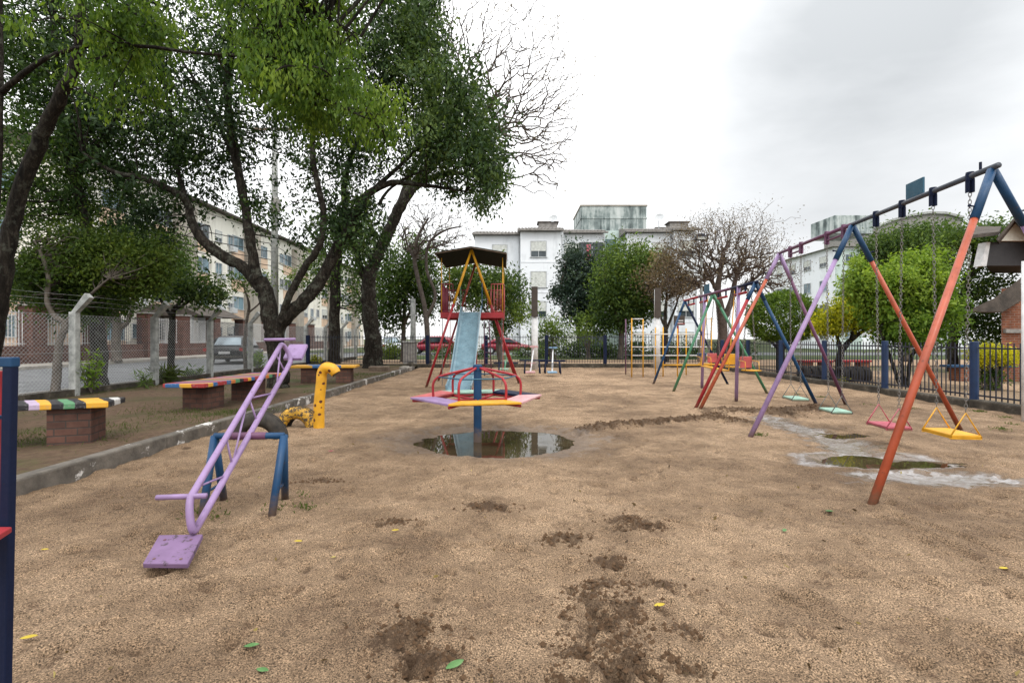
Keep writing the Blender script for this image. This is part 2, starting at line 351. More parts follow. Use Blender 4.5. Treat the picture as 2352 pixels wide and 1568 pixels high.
# ------------------------------------------------------------------ mesh helpers
class MB:
    def __init__(s): s.v = []; s.f = []; s.mi = []; s.cur = 0
    def face(s, idx): s.f.append(tuple(idx)); s.mi.append(s.cur)
    def box(s, c, size, rz=0.0, mat=None):
        m = mat if mat is not None else (Matrix.Translation(Vector(c)) @ Matrix.Rotation(rz, 4, 'Z'))
        n = len(s.v); a, b, d = size[0]/2, size[1]/2, size[2]/2
        for z in (-d, d):
            for x, y in ((-a, -b), (a, -b), (a, b), (-a, b)):
                s.v.append(m @ Vector((x, y, z)))
        for q in ((3, 2, 1, 0), (4, 5, 6, 7), (0, 1, 5, 4), (1, 2, 6, 5), (2, 3, 7, 6), (3, 0, 4, 7)):
            s.face([n+i for i in q])
        return s
    def prism(s, poly, off):
        n = len(s.v); k = len(poly); off = Vector(off)
        for p in poly: s.v.append(Vector(p))
        for p in poly: s.v.append(Vector(p)+off)
        s.face([n+i for i in range(k)][::-1]); s.face([n+k+i for i in range(k)])
        for i in range(k):
            j = (i+1) % k
            s.face([n+i, n+j, n+k+j, n+k+i])
        return s
    def tube(s, pts, r, n=8, cap=True, closed=False):
        pts = [Vector(p) for p in pts]; k = len(pts)
        rs = [r]*k if isinstance(r, (int, float)) else list(r)
        t0 = (pts[1]-pts[0]).normalized()
        up = Vector((0, 0, 1)) if abs(t0.z) < 0.9 else Vector((1, 0, 0))
        u = t0.cross(up).normalized(); base = len(s.v)
        for i in range(k):
            if closed: t = pts[(i+1) % k]-pts[i-1]
            elif i == 0: t = pts[1]-pts[0]
            elif i == k-1: t = pts[-1]-pts[-2]
            else: t = (pts[i+1]-pts[i]).normalized()+(pts[i]-pts[i-1]).normalized()
            if t.length < 1e-9: t = t0
            t.normalize()
            u = u-t*u.dot(t)
            if u.length < 1e-6: u = t.orthogonal()
            u.normalize(); w = t.cross(u)
            for j in range(n):
                a = 2*math.pi*j/n
                s.v.append(pts[i]+(u*math.cos(a)+w*math.sin(a))*rs[i])
        rows = k if closed else k-1
        for i in range(rows):
            i2 = (i+1) % k
            for j in range(n):
                j2 = (j+1) % n
                s.face((base+i*n+j, base+i*n+j2, base+i2*n+j2, base+i2*n+j))
        if cap and not closed:
            s.face([base+j for j in range(n)][::-1]); s.face([base+(k-1)*n+j for j in range(n)])
        return s
    def lathe(s, c, prof, n=16):
        base = len(s.v); c = Vector(c); k = len(prof)
        for r, z in prof:
            for j in range(n):
                a = 2*math.pi*j/n
                s.v.append(c+Vector((r*math.cos(a), r*math.sin(a), z)))
        for i in range(k-1):
            for j in range(n):
                j2 = (j+1) % n
                s.face((base+i*n+j, base+i*n+j2, base+(i+1)*n+j2, base+(i+1)*n+j))
        s.face([base+j for j in range(n)][::-1]); s.face([base+(k-1)*n+j for j in range(n)])
        return s
    def build(s, name, mats, parent=None, smooth=False, bevel=0.0, world=True, sub=0):
        me = bpy.data.meshes.new(name)
        o0 = parent_origin(parent) if (parent is not None and world) else Vector((0, 0, 0))
        me.from_pydata([tuple(Vector(p)-o0) for p in s.v], [], s.f)
        if not isinstance(mats, (list, tuple)): mats = [mats]
        for m in mats: me.materials.append(m)
        if len(mats) > 1: me.polygons.foreach_set('material_index', s.mi)
        if smooth:
            me.polygons.foreach_set('use_smooth', [True]*len(me.polygons))
        me.update()
        o = bpy.data.objects.new(name, me); C.objects.link(o)
        if parent is not None: o.parent = parent
        if bevel:
            b = o.modifiers.new('bevel', 'BEVEL'); b.width = bevel; b.segments = 2; b.limit_method = 'ANGLE'
        if sub:
            b = o.modifiers.new('sub', 'SUBSURF'); b.levels = sub; b.render_levels = sub
        return o

def parent_origin(o):
    p = Vector((0, 0, 0))
    while o is not None:
        p += o.location; o = o.parent
    return p
def tag(o, label, cat, group=None, kind=None):
    if label: o['label'] = label
    if cat: o['category'] = cat
    if group: o['group'] = group
    if kind: o['kind'] = kind
    return o
def thing(name, label, cat, loc=(0, 0, 0), group=None):
    o = bpy.data.objects.new(name, None); C.objects.link(o); o.location = loc; o.empty_display_size = 0.2
    return tag(o, label, cat, group)
def struct(name, mb, mat, **kw):
    o = mb.build(name, mat, **kw); o['kind'] = 'structure'; return o
def copy_tree(o, parent=None):
    c = o.copy(); C.objects.link(c)
    if parent is not None: c.parent = parent
    for ch in list(o.children): copy_tree(ch, c)
    return c
def smooth_path(pts, rad, k=5):
    pts = [Vector(p) for p in pts]; out = []; ro = []
    n = len(pts)
    for i in range(n-1):
        p0 = pts[max(i-1, 0)]; p1 = pts[i]; p2 = pts[i+1]; p3 = pts[min(i+2, n-1)]
        for j in range(k):
            t = j/k
            out.append(0.5*((2*p1)+(p2-p0)*t+(2*p0-5*p1+4*p2-p3)*t*t+(3*p1-p0-3*p2+p3)*t**3))
            ro.append(rad[i]*(1-t)+rad[i+1]*t)
    out.append(pts[-1]); ro.append(rad[-1])
    return out, ro

# numpy value noise on world coordinates
class VN:
    def __init__(s, seed, n=256):
        s.g = np.random.default_rng(seed).random((n, n)); s.n = n
    def __call__(s, x, y, sc):
        x = x*sc; y = y*sc
        xi = np.floor(x).astype(int); yi = np.floor(y).astype(int)
        fx = x-xi; fy = y-yi
        fx = fx*fx*(3-2*fx); fy = fy*fy*(3-2*fy)
        n = s.n; g = s.g
        a = g[xi % n, yi % n]; b = g[(xi+1) % n, yi % n]; c = g[xi % n, (yi+1) % n]; d = g[(xi+1) % n, (yi+1) % n]
        return (a*(1-fx)+b*fx)*(1-fy)+(c*(1-fx)+d*fx)*fy-0.5
def fbm(vn, x, y, sc, octv=4, gain=0.5):
    o = 0; a = 1.0
    for i in range(octv):
        o = o+a*vn(x+i*17.3, y-i*9.1, sc); sc *= 2.03; a *= gain
    return o
def sstep(a, b, x):
    t = np.clip((x-a)/(b-a), 0, 1); return t*t*(3-2*t)

def leaf_mesh(name, pos, size, mat, parent, droop=0.3, aspect=0.45, tint=None, seed=0, hang=None, origin=None):
    """many folded leaf-shaped faces in one crown mesh; pos (n,3)"""
    g = np.random.default_rng(seed); n = len(pos)
    d = g.normal(size=(n, 3)); d[:, 2] -= droop*1.6
    d /= np.linalg.norm(d, axis=1)[:, None]
    if hang is not None:
        d = d*(1-hang)+np.array([0, 0, -1.0])*hang
        d /= np.linalg.norm(d, axis=1)[:, None]
    q = g.normal(size=(n, 3)); u = np.cross(d, q); u /= np.linalg.norm(u, axis=1)[:, None]+1e-9
    w = np.cross(d, u)
    L = size*g.uniform(0.45, 1.45, n)[:, None]; W = L*aspect*0.5
    fold = W*0.35
    base = pos; tip = pos+d*L
    m1 = pos+d*L*0.45+u*W+w*fold; m2 = pos+d*L*0.45-u*W+w*fold
    v = np.stack([base, m1, tip, m2], 1).reshape(-1, 3)
    if origin is not None: v = v-np.array(origin)
    me = bpy.data.meshes.new(name)
    me.vertices.add(4*n); me.vertices.foreach_set('co', v.astype(np.float32).ravel())
    me.loops.add(4*n); me.loops.foreach_set('vertex_index', np.arange(4*n, dtype=np.int32))
    me.polygons.add(n)
    me.polygons.foreach_set('loop_start', np.arange(0, 4*n, 4, dtype=np.int32))
    try: me.polygons.foreach_set('loop_total', np.full(n, 4, dtype=np.int32))
    except Exception: pass
    at = me.attributes.new('tint', 'FLOAT', 'FACE')
    t = tint if tint is not None else np.full(n, 0.5)
    t = np.clip(t+g.normal(size=n)*0.13, 0, 1)
    at.data.foreach_set('value', t.astype(np.float32))
    me.materials.append(mat); me.update(calc_edges=True); me.validate()
    o = bpy.data.objects.new(name, me); C.objects.link(o)
    if parent is not None: o.parent = parent
    return o

def ell_points(g, n, c, r, power=0.45):
    d = g.normal(size=(n, 3)); d /= np.linalg.norm(d, axis=1)[:, None]
    rr = g.random(n)**power
    return np.array(c)+d*rr[:, None]*np.array(r)

def area_points(g, n, poly, ydy):
    """clump centres spread through a deep crown volume whose silhouette is irregular; poly in photo pixels, Y depth y0, spread dy"""
    y0, dy = ydy.y, ydy.d
    xs = [p[0] for p in poly]; ys = [p[1] for p in poly]; out = []
    while len(out) < n:
        x = g.uniform(min(xs), max(xs)); y = g.uniform(min(ys), max(ys)); ins = False; j = len(poly)-1
        for i in range(len(poly)):
            if (poly[i][1] > y) != (poly[j][1] > y) and x < (poly[j][0]-poly[i][0])*(y-poly[i][1])/(poly[j][1]-poly[i][1]+1e-9)+poly[i][0]: ins = not ins
            j = i
        if ins: out.append(np.array(P(x, y, y0))+np.array([g.normal()*.06, 0, 0])+np.array([0, g.normal()*dy, 0]))
    return np.array(out)
class D:
    def __init__(s, y, d): s.y = y; s.d = d
def fill_twigs(mb, g, nodes, targets, r0, r1, origin, wob=0.12):
    """connect target points, inner ones first, to the nearest limb already grown: a bare crown of forking twigs"""
    nodes = [np.array(n) for n in nodes]; targets = sorted(targets, key=lambda q: np.linalg.norm(q-np.array(origin)))
    N = np.array(nodes); n = len(targets)
    buf = np.zeros((len(N)+3*n, 3)); buf[:len(N)] = N; k = len(N); pl = np.zeros(len(buf)); pl[:k] = np.linalg.norm(N-np.array(origin), axis=1)
    for i, q in enumerate(targets):
        dd = np.linalg.norm(buf[:k]-q, axis=1)+0.55*pl[:k]; j = int(np.argmin(dd)); a = buf[j].copy(); L = np.linalg.norm(q-a)
        if L < 0.04: continue
        m1 = a+(q-a)*.35+g.normal(size=3)*L*wob; m2 = a+(q-a)*.7+g.normal(size=3)*L*wob*.8
        r = r0*(1-i/n)**1.6+r1
        mb.tube([Vector(a), Vector(m1), Vector(m2), Vector(q)], [r*1.15, r, r*.85, r*.6], 4 if r < .03 else 6, cap=False)
        buf[k] = m1; buf[k+1] = m2; buf[k+2] = q; pl[k] = pl[j]+L*.35; pl[k+1] = pl[j]+L*.7; pl[k+2] = pl[j]+L; k += 3
def tree(name, label, cat, base, limbs, blobs, leaf, size, bark, droop=0.3, aspect=0.45, group=None, seed=1,
         twigs=0.5, hang=None, flat=1.0, sides=10, crown_name='crown', extra=None, areas=()):
    """limbs: list of (points, radii) in world space; blobs: (centre, radii, clumps, leaves per clump, sigma, tint)"""
    g = np.random.default_rng(seed)
    root = thing(name, label, cat, base, group)
    tb = MB(); lp = []
    for pts, rad in limbs:
        pp, rr = smooth_path(pts, rad, 6)
        for i in range(1, len(pp)-1):
            pp[i] = pp[i]+Vector(g.normal(size=3))*rr[i]*0.07
        tb.tube(pp, [r*(0.95+0.035*g.normal()) for r in rr], sides)
        lp += [np.array(p) for p in pp[1:]]
    tb.build('trunk', bark, root, smooth=True)
    lp = np.array(lp)
    allp = []; allt = []; br = MB(); nb = 0
    for (c, r, ncl, npl, sg, tint) in list(blobs)+list(areas):
        cc = ell_points(g, ncl, c, r) if isinstance(r, (tuple, list)) else area_points(g, ncl, c, r)
        for q in cc:
            k = max(3, int(npl*g.uniform(0.5, 1.5)))
            s3 = sg*g.uniform(0.6, 1.35)
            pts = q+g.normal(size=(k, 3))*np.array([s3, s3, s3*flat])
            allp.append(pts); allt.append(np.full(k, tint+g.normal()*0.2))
            if g.random() < twigs:
                dd = np.linalg.norm(lp-q, axis=1); i = int(np.argmin(dd)); a = lp[i]
                if 0.15 < dd[i] < 4.5:
                    mid = (a+q)/2+g.normal(size=3)*dd[i]*0.10; mid[2] += dd[i]*0.06
                    pp, rr = smooth_path([a, mid, q], [0.006+0.011*dd[i], 0.006+0.005*dd[i], 0.004], 3)
                    br.tube(pp, rr, 4, cap=False)
                    nb += 1
    if nb: br.build('branch_twigs', bark, root, smooth=True)
    if extra: extra(root)
    if allp:
        leaf_mesh(crown_name, np.concatenate(allp), size, leaf, root, droop, aspect, np.concatenate(allt), seed+99, hang, base)
    return root

def grow(mb, g, p, d, L, r, depth, tips, spread=0.6, up=0.15, nseg=3, minr=0.004, kids=(2, 3), sides=5, shrink=0.72):
    pts = [np.array(p)]; rs = [r]; q = np.array(p); dd = np.array(d)
    for i in range(nseg):
        dd = dd+g.normal(size=3)*0.16+np.array([0, 0, up*0.3]); dd /= np.linalg.norm(dd)
        q = q+dd*L/nseg; pts.append(q.copy()); rs.append(max(minr, r*(1-0.38*(i+1)/nseg)))
    mb.tube([Vector(x) for x in pts], rs, max(3, sides), cap=False)
    if depth == 0:
        tips.append(q); return
    for k in range(g.integers(kids[0], kids[1]+1)):
        e = g.normal(size=3); e -= dd*np.dot(e, dd); e /= np.linalg.norm(e)+1e-9
        a = spread*g.uniform(0.5, 1.3)
        nd_ = dd*math.cos(a)+e*math.sin(a)+np.array([0, 0, up]); nd_ /= np.linalg.norm(nd_)
        st = pts[-1] if k < 2 else pts[-2]
        grow(mb, g, st, nd_, L*shrink*g.uniform(0.8, 1.2), max(minr, rs[-1]*0.8), depth-1, tips, spread, up, nseg, minr, kids, sides-1, shrink)
# ------------------------------------------------------------------ camera, light, sky
cam = bpy.data.cameras.new('camera'); co = bpy.data.objects.new('camera', cam); C.objects.link(co)
co.location = (0, 0, H); co.rotation_euler = (R(90), 0, 0)
cam.sensor_width = 36.0; cam.lens = 36.0*F/2352.0; cam.shift_y = -(784.0-HY)/2352.0
cam.clip_start = 0.05; cam.clip_end = 2000
S.camera = co

SUN_EL, SUN_AZ = 55.0, 200.0                           # high, behind and to the right of the viewer, veiled by cloud
sun = bpy.data.lights.new('sun', 'SUN'); so = bpy.data.objects.new('sun', sun); C.objects.link(so)
sun.energy = 1.1; sun.angle = R(20); sun.color = (1.0, 0.95, 0.88)
sd = Vector((-math.sin(R(SUN_AZ))*math.cos(R(SUN_EL)), math.cos(R(SUN_AZ))*math.cos(R(SUN_EL)), math.sin(R(SUN_EL))))
so.rotation_euler = sd.to_track_quat('Z', 'Y').to_euler(); so.location = (0, 0, 30)

W = bpy.data.worlds.new('World'); S.world = W; W.use_nodes = True
nt = W.node_tree; bg = nt.nodes['Background']; out = nt.nodes['World Output']
sky = nt.nodes.new('ShaderNodeTexSky'); sky.sky_type = 'NISHITA'; sky.sun_disc = False
sky.sun_elevation = R(SUN_EL); sky.sun_rotation = R(180-SUN_AZ); sky.air_density = 1.0; sky.dust_density = 2.0
nt.links.new(sky.outputs[0], bg.inputs['Color']); bg.inputs['Strength'].default_value = 0.1
tc = nt.nodes.new('ShaderNodeTexCoord')
mp = nt.nodes.new('ShaderNodeMapping'); mp.inputs['Scale'].default_value = (1.0, 1.0, 2.4)
nt.links.new(tc.outputs['Generated'], mp.inputs['Vector'])
n1 = noise(nt, 1.15, 7, 0.52, mp.outputs['Vector'], 0.25)
n2 = noise(nt, 4.0, 6, 0.55, mp.outputs['Vector'], 0.4)
dk = nt.nodes.new('ShaderNodeVectorMath'); dk.operation = 'DOT_PRODUCT'
nt.links.new(tc.outputs['Generated'], dk.inputs[0]); dk.inputs[1].default_value = Vector((0.80, 1.0, 0.60)).normalized()
near = ramp(nt, [(0.91, 0.0), (1.0, 0.43)], dk.outputs['Value'])
f = math_(nt, 'ADD', math_(nt, 'ADD', math_(nt, 'ADD', math_(nt, 'MULTIPLY', n1.outputs['Fac'], 0.55), math_(nt, 'MULTIPLY', n2.outputs['Fac'], 0.08)), 0.19), near.outputs['Color'])
cl = ramp(nt, [(0.52, (1.0, 1.005, 1.01)), (0.68, (0.80, 0.81, 0.82)), (0.96, (0.40, 0.415, 0.425))], f)
bg2 = nt.nodes.new('ShaderNodeBackground'); nt.links.new(cl.outputs['Color'], bg2.inputs['Color']); spz = nt.nodes.new('ShaderNodeSeparateXYZ'); nt.links.new(tc.outputs['Generated'], spz.inputs[0])
nt.links.new(math_(nt, 'MULTIPLY', 1.42, math_(nt, 'ADD', 0.74, math_(nt, 'MULTIPLY', 0.95, math_(nt, 'MAXIMUM', spz.outputs[2], 0.0)))), bg2.inputs['Strength'])
mx = nt.nodes.new('ShaderNodeMixShader'); mx.inputs[0].default_value = 0.94
nt.links.new(bg.outputs[0], mx.inputs[1]); nt.links.new(bg2.outputs[0], mx.inputs[2]); nt.links.new(mx.outputs[0], out.inputs['Surface'])

S.view_settings.view_transform = 'Standard'; S.view_settings.look = 'None'; S.view_settings.gamma = 1.0
S.view_settings.exposure = 0.2
S.cycles.max_bounces = 6; S.cycles.diffuse_bounces = 3; S.cycles.glossy_bounces = 3; S.cycles.transmission_bounces = 3
S.cycles.transparent_max_bounces = 4; S.cycles.use_denoising = True
S.cycles.caustics_reflective = False; S.cycles.caustics_refractive = False

# ------------------------------------------------------------------ ground
KX = -4.22; RX = 9.1; BY = 22.7; BEDZ = 0.13
va, vb, vc = VN(1), VN(2), VN(3)
c1 = G(1160, 1008); POST = G(1097, 1005)
p2 = [G(2000, 1056), G(2165, 1096)]
def ell(x, y, c, rx, ry, rot=0.0):
    dx = x-c[0]; dy = y-c[1]; a = math.cos(rot); b = math.sin(rot)
    return np.sqrt(((dx*a+dy*b)/rx)**2+((-dx*b+dy*a)/ry)**2)
def seg_d(x, y, pts):
    d = np.full(x.shape, 1e9)
    for a, b in zip(pts[:-1], pts[1:]):
        ax, ay = a[0], a[1]; vx, vy = b[0]-ax, b[1]-ay
        t = np.clip(((x-ax)*vx+(y-ay)*vy)/(vx*vx+vy*vy+1e-9), 0, 1)
        d = np.minimum(d, np.hypot(x-ax-t*vx, y-ay-t*vy))
    return d
chan = [G(1770, 962), G(1850, 985), G(1925, 1015), G(1985, 1045)]
ridge1 = [G(1345, 990), G(1450, 977), G(1560, 966), G(1640, 962), G(1715, 975)]
ridge2 = [G(1650, 945), G(1740, 947), G(1850, 940), G(1885, 938)]
tracks = [[G(2060, 1180), G(2180, 1225), G(2352, 1290)], [G(2010, 1180), G(2150, 1240), G(2352, 1330)], [G(1000, 1256), G(1110, 1250), G(1200, 1262)]]
patches = [(1440, 1195, .13, .09), (1355, 1385, .10, .13), (1420, 1480, .16, .16), (1370, 1345, .09, .07), (965, 1440, .10, .08), (965, 1510, .10, .08),
           (1310, 1230, .10, .08), (1265, 1240, .06, .05), (1400, 1545, .17, .07), (1560, 1440, .07, .04), (1545, 1525, .05, .04), (1400, 1290, .12, .05), (1510, 1345, .16, .05), (905, 1195, .12, .04), (1440, 1400, .12, .08), (1385, 1435, .17, .12), (1475, 1530, .20, .09), (1325, 1505, .09, .09), (1480, 1205, .12, .05), (930, 1470, .12, .12), (1000, 1520, .12, .08), (740, 1103, .14, .06), (1120, 1165, .16, .06)]
FEETXY = [tuple(G(*q)[:2]) for q in ((462, 1186), (622, 1186), (516, 1149), (655, 1148), (2003, 1158), (1722, 1006), (2206, 987), (1606, 943), (1944, 931), (1596, 941), (1878, 934), (1546, 901), (1762, 903), (1612, 894), (1691, 921), (733, 986), (979, 889), (1192, 880))]
SEATXY = [(4.68, 5.35), (4.83, 6.9), (5.0, 7.6), (5.1, 8.6)]
def sand_height(x, y):
    h = 0.022*fbm(va, x, y, 0.6, 3)+0.030*fbm(vb, x, y, 3.2, 4, 0.55)+0.010*fbm(vc, x, y, 17.0, 3, 0.6)
    h = h-0.02*np.maximum(0, vb(x+40, y*1.2, 5.0)-0.22)*3
    dug = np.zeros_like(x)
    nz = fbm(vc, x, y, 7.0, 4, 0.65)
    for d, w, a in ((seg_d(x, y, ridge1), 0.22, 0.075), (seg_d(x, y, ridge2), 0.42, 0.07)):
        m = sstep(w*1.25, w*0.25, d+nz*w*0.7)
        h = h+m*a*(0.75+1.2*nz)+m*0.03*fbm(va, x, y, 20.0, 2, 0.7); dug = np.maximum(dug, m)
    for px, py, rx, ry in patches:
        c = G(px, py); m = sstep(1.15, 0.35, ell(x, y, c, rx*1.2, ry*1.3)+nz*1.1)
        h = h+m*(0.006+0.035*nz+0.030*fbm(va, x, y, 24.0, 3, 0.7)); dug = np.maximum(dug, m*0.95)
    for tr in tracks:
        d = seg_d(x, y, tr); h = h-0.022*np.exp(-(d/0.035)**2)+0.010*np.exp(-((d-0.07)/0.04)**2)
    wet = np.zeros_like(x)
    e1 = ell(x, y, (c1[0]-0.10, c1[1], 0), 1.40, 1.10)+0.12*fbm(vb, x, y, 2.0, 3)
    m = sstep(1.12, 0.35, e1); h = h*(1-0.55*m)-0.115*m; wet = np.maximum(wet, 0.80*sstep(1.12, 0.94, e1+0.3*nz)); wet = np.maximum(wet, 0.66*sstep(1.15, 0.55, ell(x, y, G(945, 1008), 0.80, 0.75)+0.4*nz)); wet = np.maximum(wet, 0.5*sstep(1.4, 1.0, e1))
    ea = ell(x, y, p2[0], 0.62, 0.30)+0.25*fbm(vb, x, y, 4.0, 3)
    m = sstep(1.25, 0.45, ea); h = h*(1-0.6*m)-0.075*m; wet = np.maximum(wet, sstep(1.75, 1.3, ea))
    eb = ell(x, y, p2[1]-Vector((.12, 0, 0)), 0.66, 0.25, -0.05)+0.25*fbm(vb, x, y, 4.0, 3)
    m = sstep(1.3, 0.5, eb); h = h*(1-0.55*m)-0.024*m; wet = np.maximum(wet, sstep(1.45, 1.1, eb+0.5*nz))
    dc = seg_d(x, y, chan)+0.10*fbm(vb, x, y, 4.0, 3)
    m = sstep(0.36, 0.10, dc); h = h*(1-0.55*m)-0.026*m; wet = np.maximum(wet, sstep(0.46, 0.30, dc+0.25*nz))
    for (fx_, fy_) in FEETXY:
        d = np.hypot(x-fx_, y-fy_); h = h+0.018*np.exp(-((d-0.09)/0.06)**2); dug = np.maximum(dug, 0.42*sstep(0.20, 0.05, d+0.12*nz))  # raised rim, with contact shade painted dark round each foot
    for (fx_, fy_) in SEATXY:
        e = ell(x, y, (fx_, fy_, 0), 0.55, 0.32)+0.3*nz; m = sstep(1.1, 0.2, e); h = h-0.05*m; wet = np.maximum(wet, 0.5*m)
    # scour hollows under the seesaw and the tyres
    c = G(505, 1290); m = sstep(1.1, 0.2, ell(x, y, c, 0.22, 0.11)); h = h-0.045*m; dug = np.maximum(dug, m*0.55)
    c = G(425, 1028); m = sstep(1.1, 0.2, ell(x, y, c, 0.12, 0.10)+nz*0.6); h = h-0.02*m; dug = np.maximum(dug, m)
    foam = np.maximum(np.maximum(sstep(1.30, 0.85, eb+0.7*nz), sstep(0.40, 0.16, dc+0.35*nz)*0.9), sstep(1.75, 1.35, ea+0.3*nz)*sstep(1.0, 1.25, ea)*0.9)
    sand_height.foam = foam
    return h, wet, dug

# footprints: shallow dents with a raised rim
fg = np.random.default_rng(5)
fp = []
for i in range(650):
    yy = 1.6*math.exp(fg.random()*2.2); xx = fg.uniform(-0.95, 1.05)*yy
    if xx < KX+0.2: continue
    fp.append((xx, yy, fg.uniform(0.035, 0.085), fg.uniform(0.4, 0.9), fg.uniform(0, 3.14), fg.uniform(0.010, 0.034)))

def grid_object(name, X, Y, Z, mat, attrs=None, kind='structure'):
    nr, nc = X.shape
    v = np.stack([X, Y, Z], 2).reshape(-1, 3)
    idx = np.arange(nr*nc).reshape(nr, nc)
    q = np.stack([idx[:-1, :-1], idx[:-1, 1:], idx[1:, 1:], idx[1:, :-1]], 2).reshape(-1, 4)
    me = bpy.data.meshes.new(name); n = len(q)
    me.vertices.add(len(v)); me.vertices.foreach_set('co', v.astype(np.float32).ravel())
    me.loops.add(4*n); me.loops.foreach_set('vertex_index', q.astype(np.int32).ravel())
    me.polygons.add(n); me.polygons.foreach_set('loop_start', np.arange(0, 4*n, 4, dtype=np.int32))
    me.polygons.foreach_set('use_smooth', np.ones(n, dtype=bool))
    for k, a in (attrs or {}).items():
        at = me.attributes.new(k, 'FLOAT', 'POINT'); at.data.foreach_set('value', a.astype(np.float32).ravel())
    me.materials.append(mat); me.update(calc_edges=True); me.validate()
    o = bpy.data.objects.new(name, me); C.objects.link(o); o['kind'] = kind
    return o
rows = np.concatenate([[-9, -5, -2, -0.5], np.geomspace(0.6, BY+0.05, 760)])
cols = np.unique(np.concatenate([np.linspace(KX-0.03, -2.6, 90), np.linspace(-2.6, 3.6, 420), np.linspace(3.6, RX+0.05, 190)]))
X, Y = np.meshgrid(cols, rows)
Z, wet, dug = sand_height(X, Y); foam = sand_height.foam
for (fx, fy, r, asp, rot, dep) in fp:
    sel = np.where((np.abs(rows-fy) < r*4))[0]; cs = np.where(np.abs(cols-fx) < r*4)[0]
    if len(sel) < 2 or len(cs) < 2: continue
    sl = np.ix_(sel, cs)
    e = ell(X[sl], Y[sl], (fx, fy, 0), r, r*asp, rot)
    if fx*7 % 1 < .5: dug[sl] = np.maximum(dug[sl], 0.85*np.exp(-(e**2)*1.6)*np.clip(dep/0.02, .4, 1))  # shade painted into some of the footprints so the dents show
    Z[sl] += -dep*np.exp(-(e**2)*1.2)+dep*0.45*np.exp(-((e-1.6)**2)*3.0)
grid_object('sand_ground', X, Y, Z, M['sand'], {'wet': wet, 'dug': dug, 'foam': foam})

def puddle(name, c, rx, ry, z, label):
    mb = MB(); n = 40; g = np.random.default_rng(3)
    poly = []
    for i in range(n):
        a = 2*math.pi*i/n
        poly.append(Vector((c[0]+rx*math.cos(a), c[1]+ry*math.sin(a), z)))
    mb.v = poly; mb.face(range(n))
    o = mb.build(name, M['water']); o['kind'] = 'structure'
    return o
puddle('puddle_water', c1, 1.55, 1.15, -0.052, '')
mid = (G(2000, 1040)+G(2100, 1080))/2
puddle('puddle_water', (mid[0]-0.15, mid[1]+0.45, 0), 1.75, 1.55, -0.0335, '')

# raised planting bed behind the kerb
X, Y = np.meshgrid(np.linspace(-9.75, KX-0.14, 60), np.concatenate([[-9, -4], np.linspace(-1, BY+0.4, 160)]))
Z = BEDZ+0.03*fbm(va, X, Y, 0.8, 3)+0.015*fbm(vb, X, Y, 4.0, 3)-0.03
grid_object('planting_bed_ground', X, Y, Z, M['soil'])
def sheet(name, x0, x1, y0, y1, z, mat):
    mb = MB(); mb.v = [Vector((x0, y0, z)), Vector((x1, y0, z)), Vector((x1, y1, z)), Vector((x0, y1, z))]; mb.face((0, 1, 2, 3))
    return struct(name, mb, mat)
sheet('terrain', -700, 700, -60, 900, -0.14, M['terrain'])
sheet('verge_ground', -11.0, -9.75, -9, 40, 0.07, M['court'])
sheet('road', -21.0, -11.0, -9, 75, 0.0, M['asphalt'])
mb = MB().box((-22.3, 33, 0.0), (2.6, 84, 0.26)); struct('far_pavement', mb, M['paving'])
mb = MB().box((-11.06, 15.5, 0.0), (0.12, 49, 0.22)); struct('road_kerb', mb, M['concrete'])
sheet('building_lot_ground', -70, -23.6, -9, 95, 0.10, M['court'])
sheet('courtyard_path', -10.9, 60, BY+0.2, 29.5, 0.06, M['path'])
sheet('courtyard_lawn', -10.9, 60, 29.5, 37.5, 0.065, M['lawn'])
sheet('parking_lane', -10.9, 60, 37.5, 45, 0.06, M['asphalt'])
sheet('far_court_ground', -23.6, 90, 45, 110, 0.065, M['lawn'])
sheet('side_court_ground', RX+0.12, 60, -9, BY+0.2, 0.02, M['court'])
sheet('side_path', 12.6, 14.4, 5, BY, 0.03, M['path'])

# kerb of the planting bed (one run of worn concrete lengths)
kb = MB(); y = -6.0; kg = random.Random(4)
while y < 20.6:
    L = kg.uniform(1.6, 2.6); dx = kg.uniform(-0.012, 0.012); dz = kg.uniform(-0.015, 0.012)
    kb.box((KX-0.075+dx, y+L/2, 0.025+dz), (0.15, L-0.005, 0.25), kg.uniform(-0.01, 0.01)); y += L
ko = struct('bed_kerb', kb, M['kerb'], bevel=0.02)

# ------------------------------------------------------------------ grass, litter, clods (uncountable)
g = np.random.default_rng(21)
def tufts(centres, n, spread, zf):
    pts = []
    for c in centres:
        k = int(n*g.uniform(0.6, 1.4)); p = np.zeros((k, 3)); p[:, :2] = np.array(c[:2])+g.normal(size=(k, 2))*spread; p[:, 2] = zf
        pts.append(p)
    return np.concatenate(pts)
bedc = [(g.uniform(-9.6, -4.5), g.uniform(3.5, 21)) for i in range(60)]
bedc += [(g.uniform(-9.6, -9.2), g.uniform(9, 21)) for i in range(60)]
bedc += [(G(560, 945, BEDZ)[0]+g.normal()*0.3, G(560, 945, BEDZ)[1]+g.normal()*0.2) for i in range(16)]
bedc += [(G(440, 945, BEDZ)[0]+g.normal()*0.4, G(440, 945, BEDZ)[1]+g.normal()*0.3) for i in range(10)]
bedc += [(G(810, 862, BEDZ)[0]+g.normal()*0.8, G(810, 862, BEDZ)[1]+g.normal()*0.8) for i in range(26)]
bedc += [(G(80, 1000, BEDZ)[0]+g.normal()*0.5, G(80, 1000, BEDZ)[1]+g.normal()*0.5) for i in range(26)]
pt = tufts(bedc, 55, 0.18, BEDZ-0.02)
o = leaf_mesh('bed_grass', pt, 0.055, M['grass'], None, -1.0, 0.10, np.full(len(pt), 0.45), 5)
tag(o, 'thin patchy grass growing on the raised soil bed', 'grass', kind='stuff')
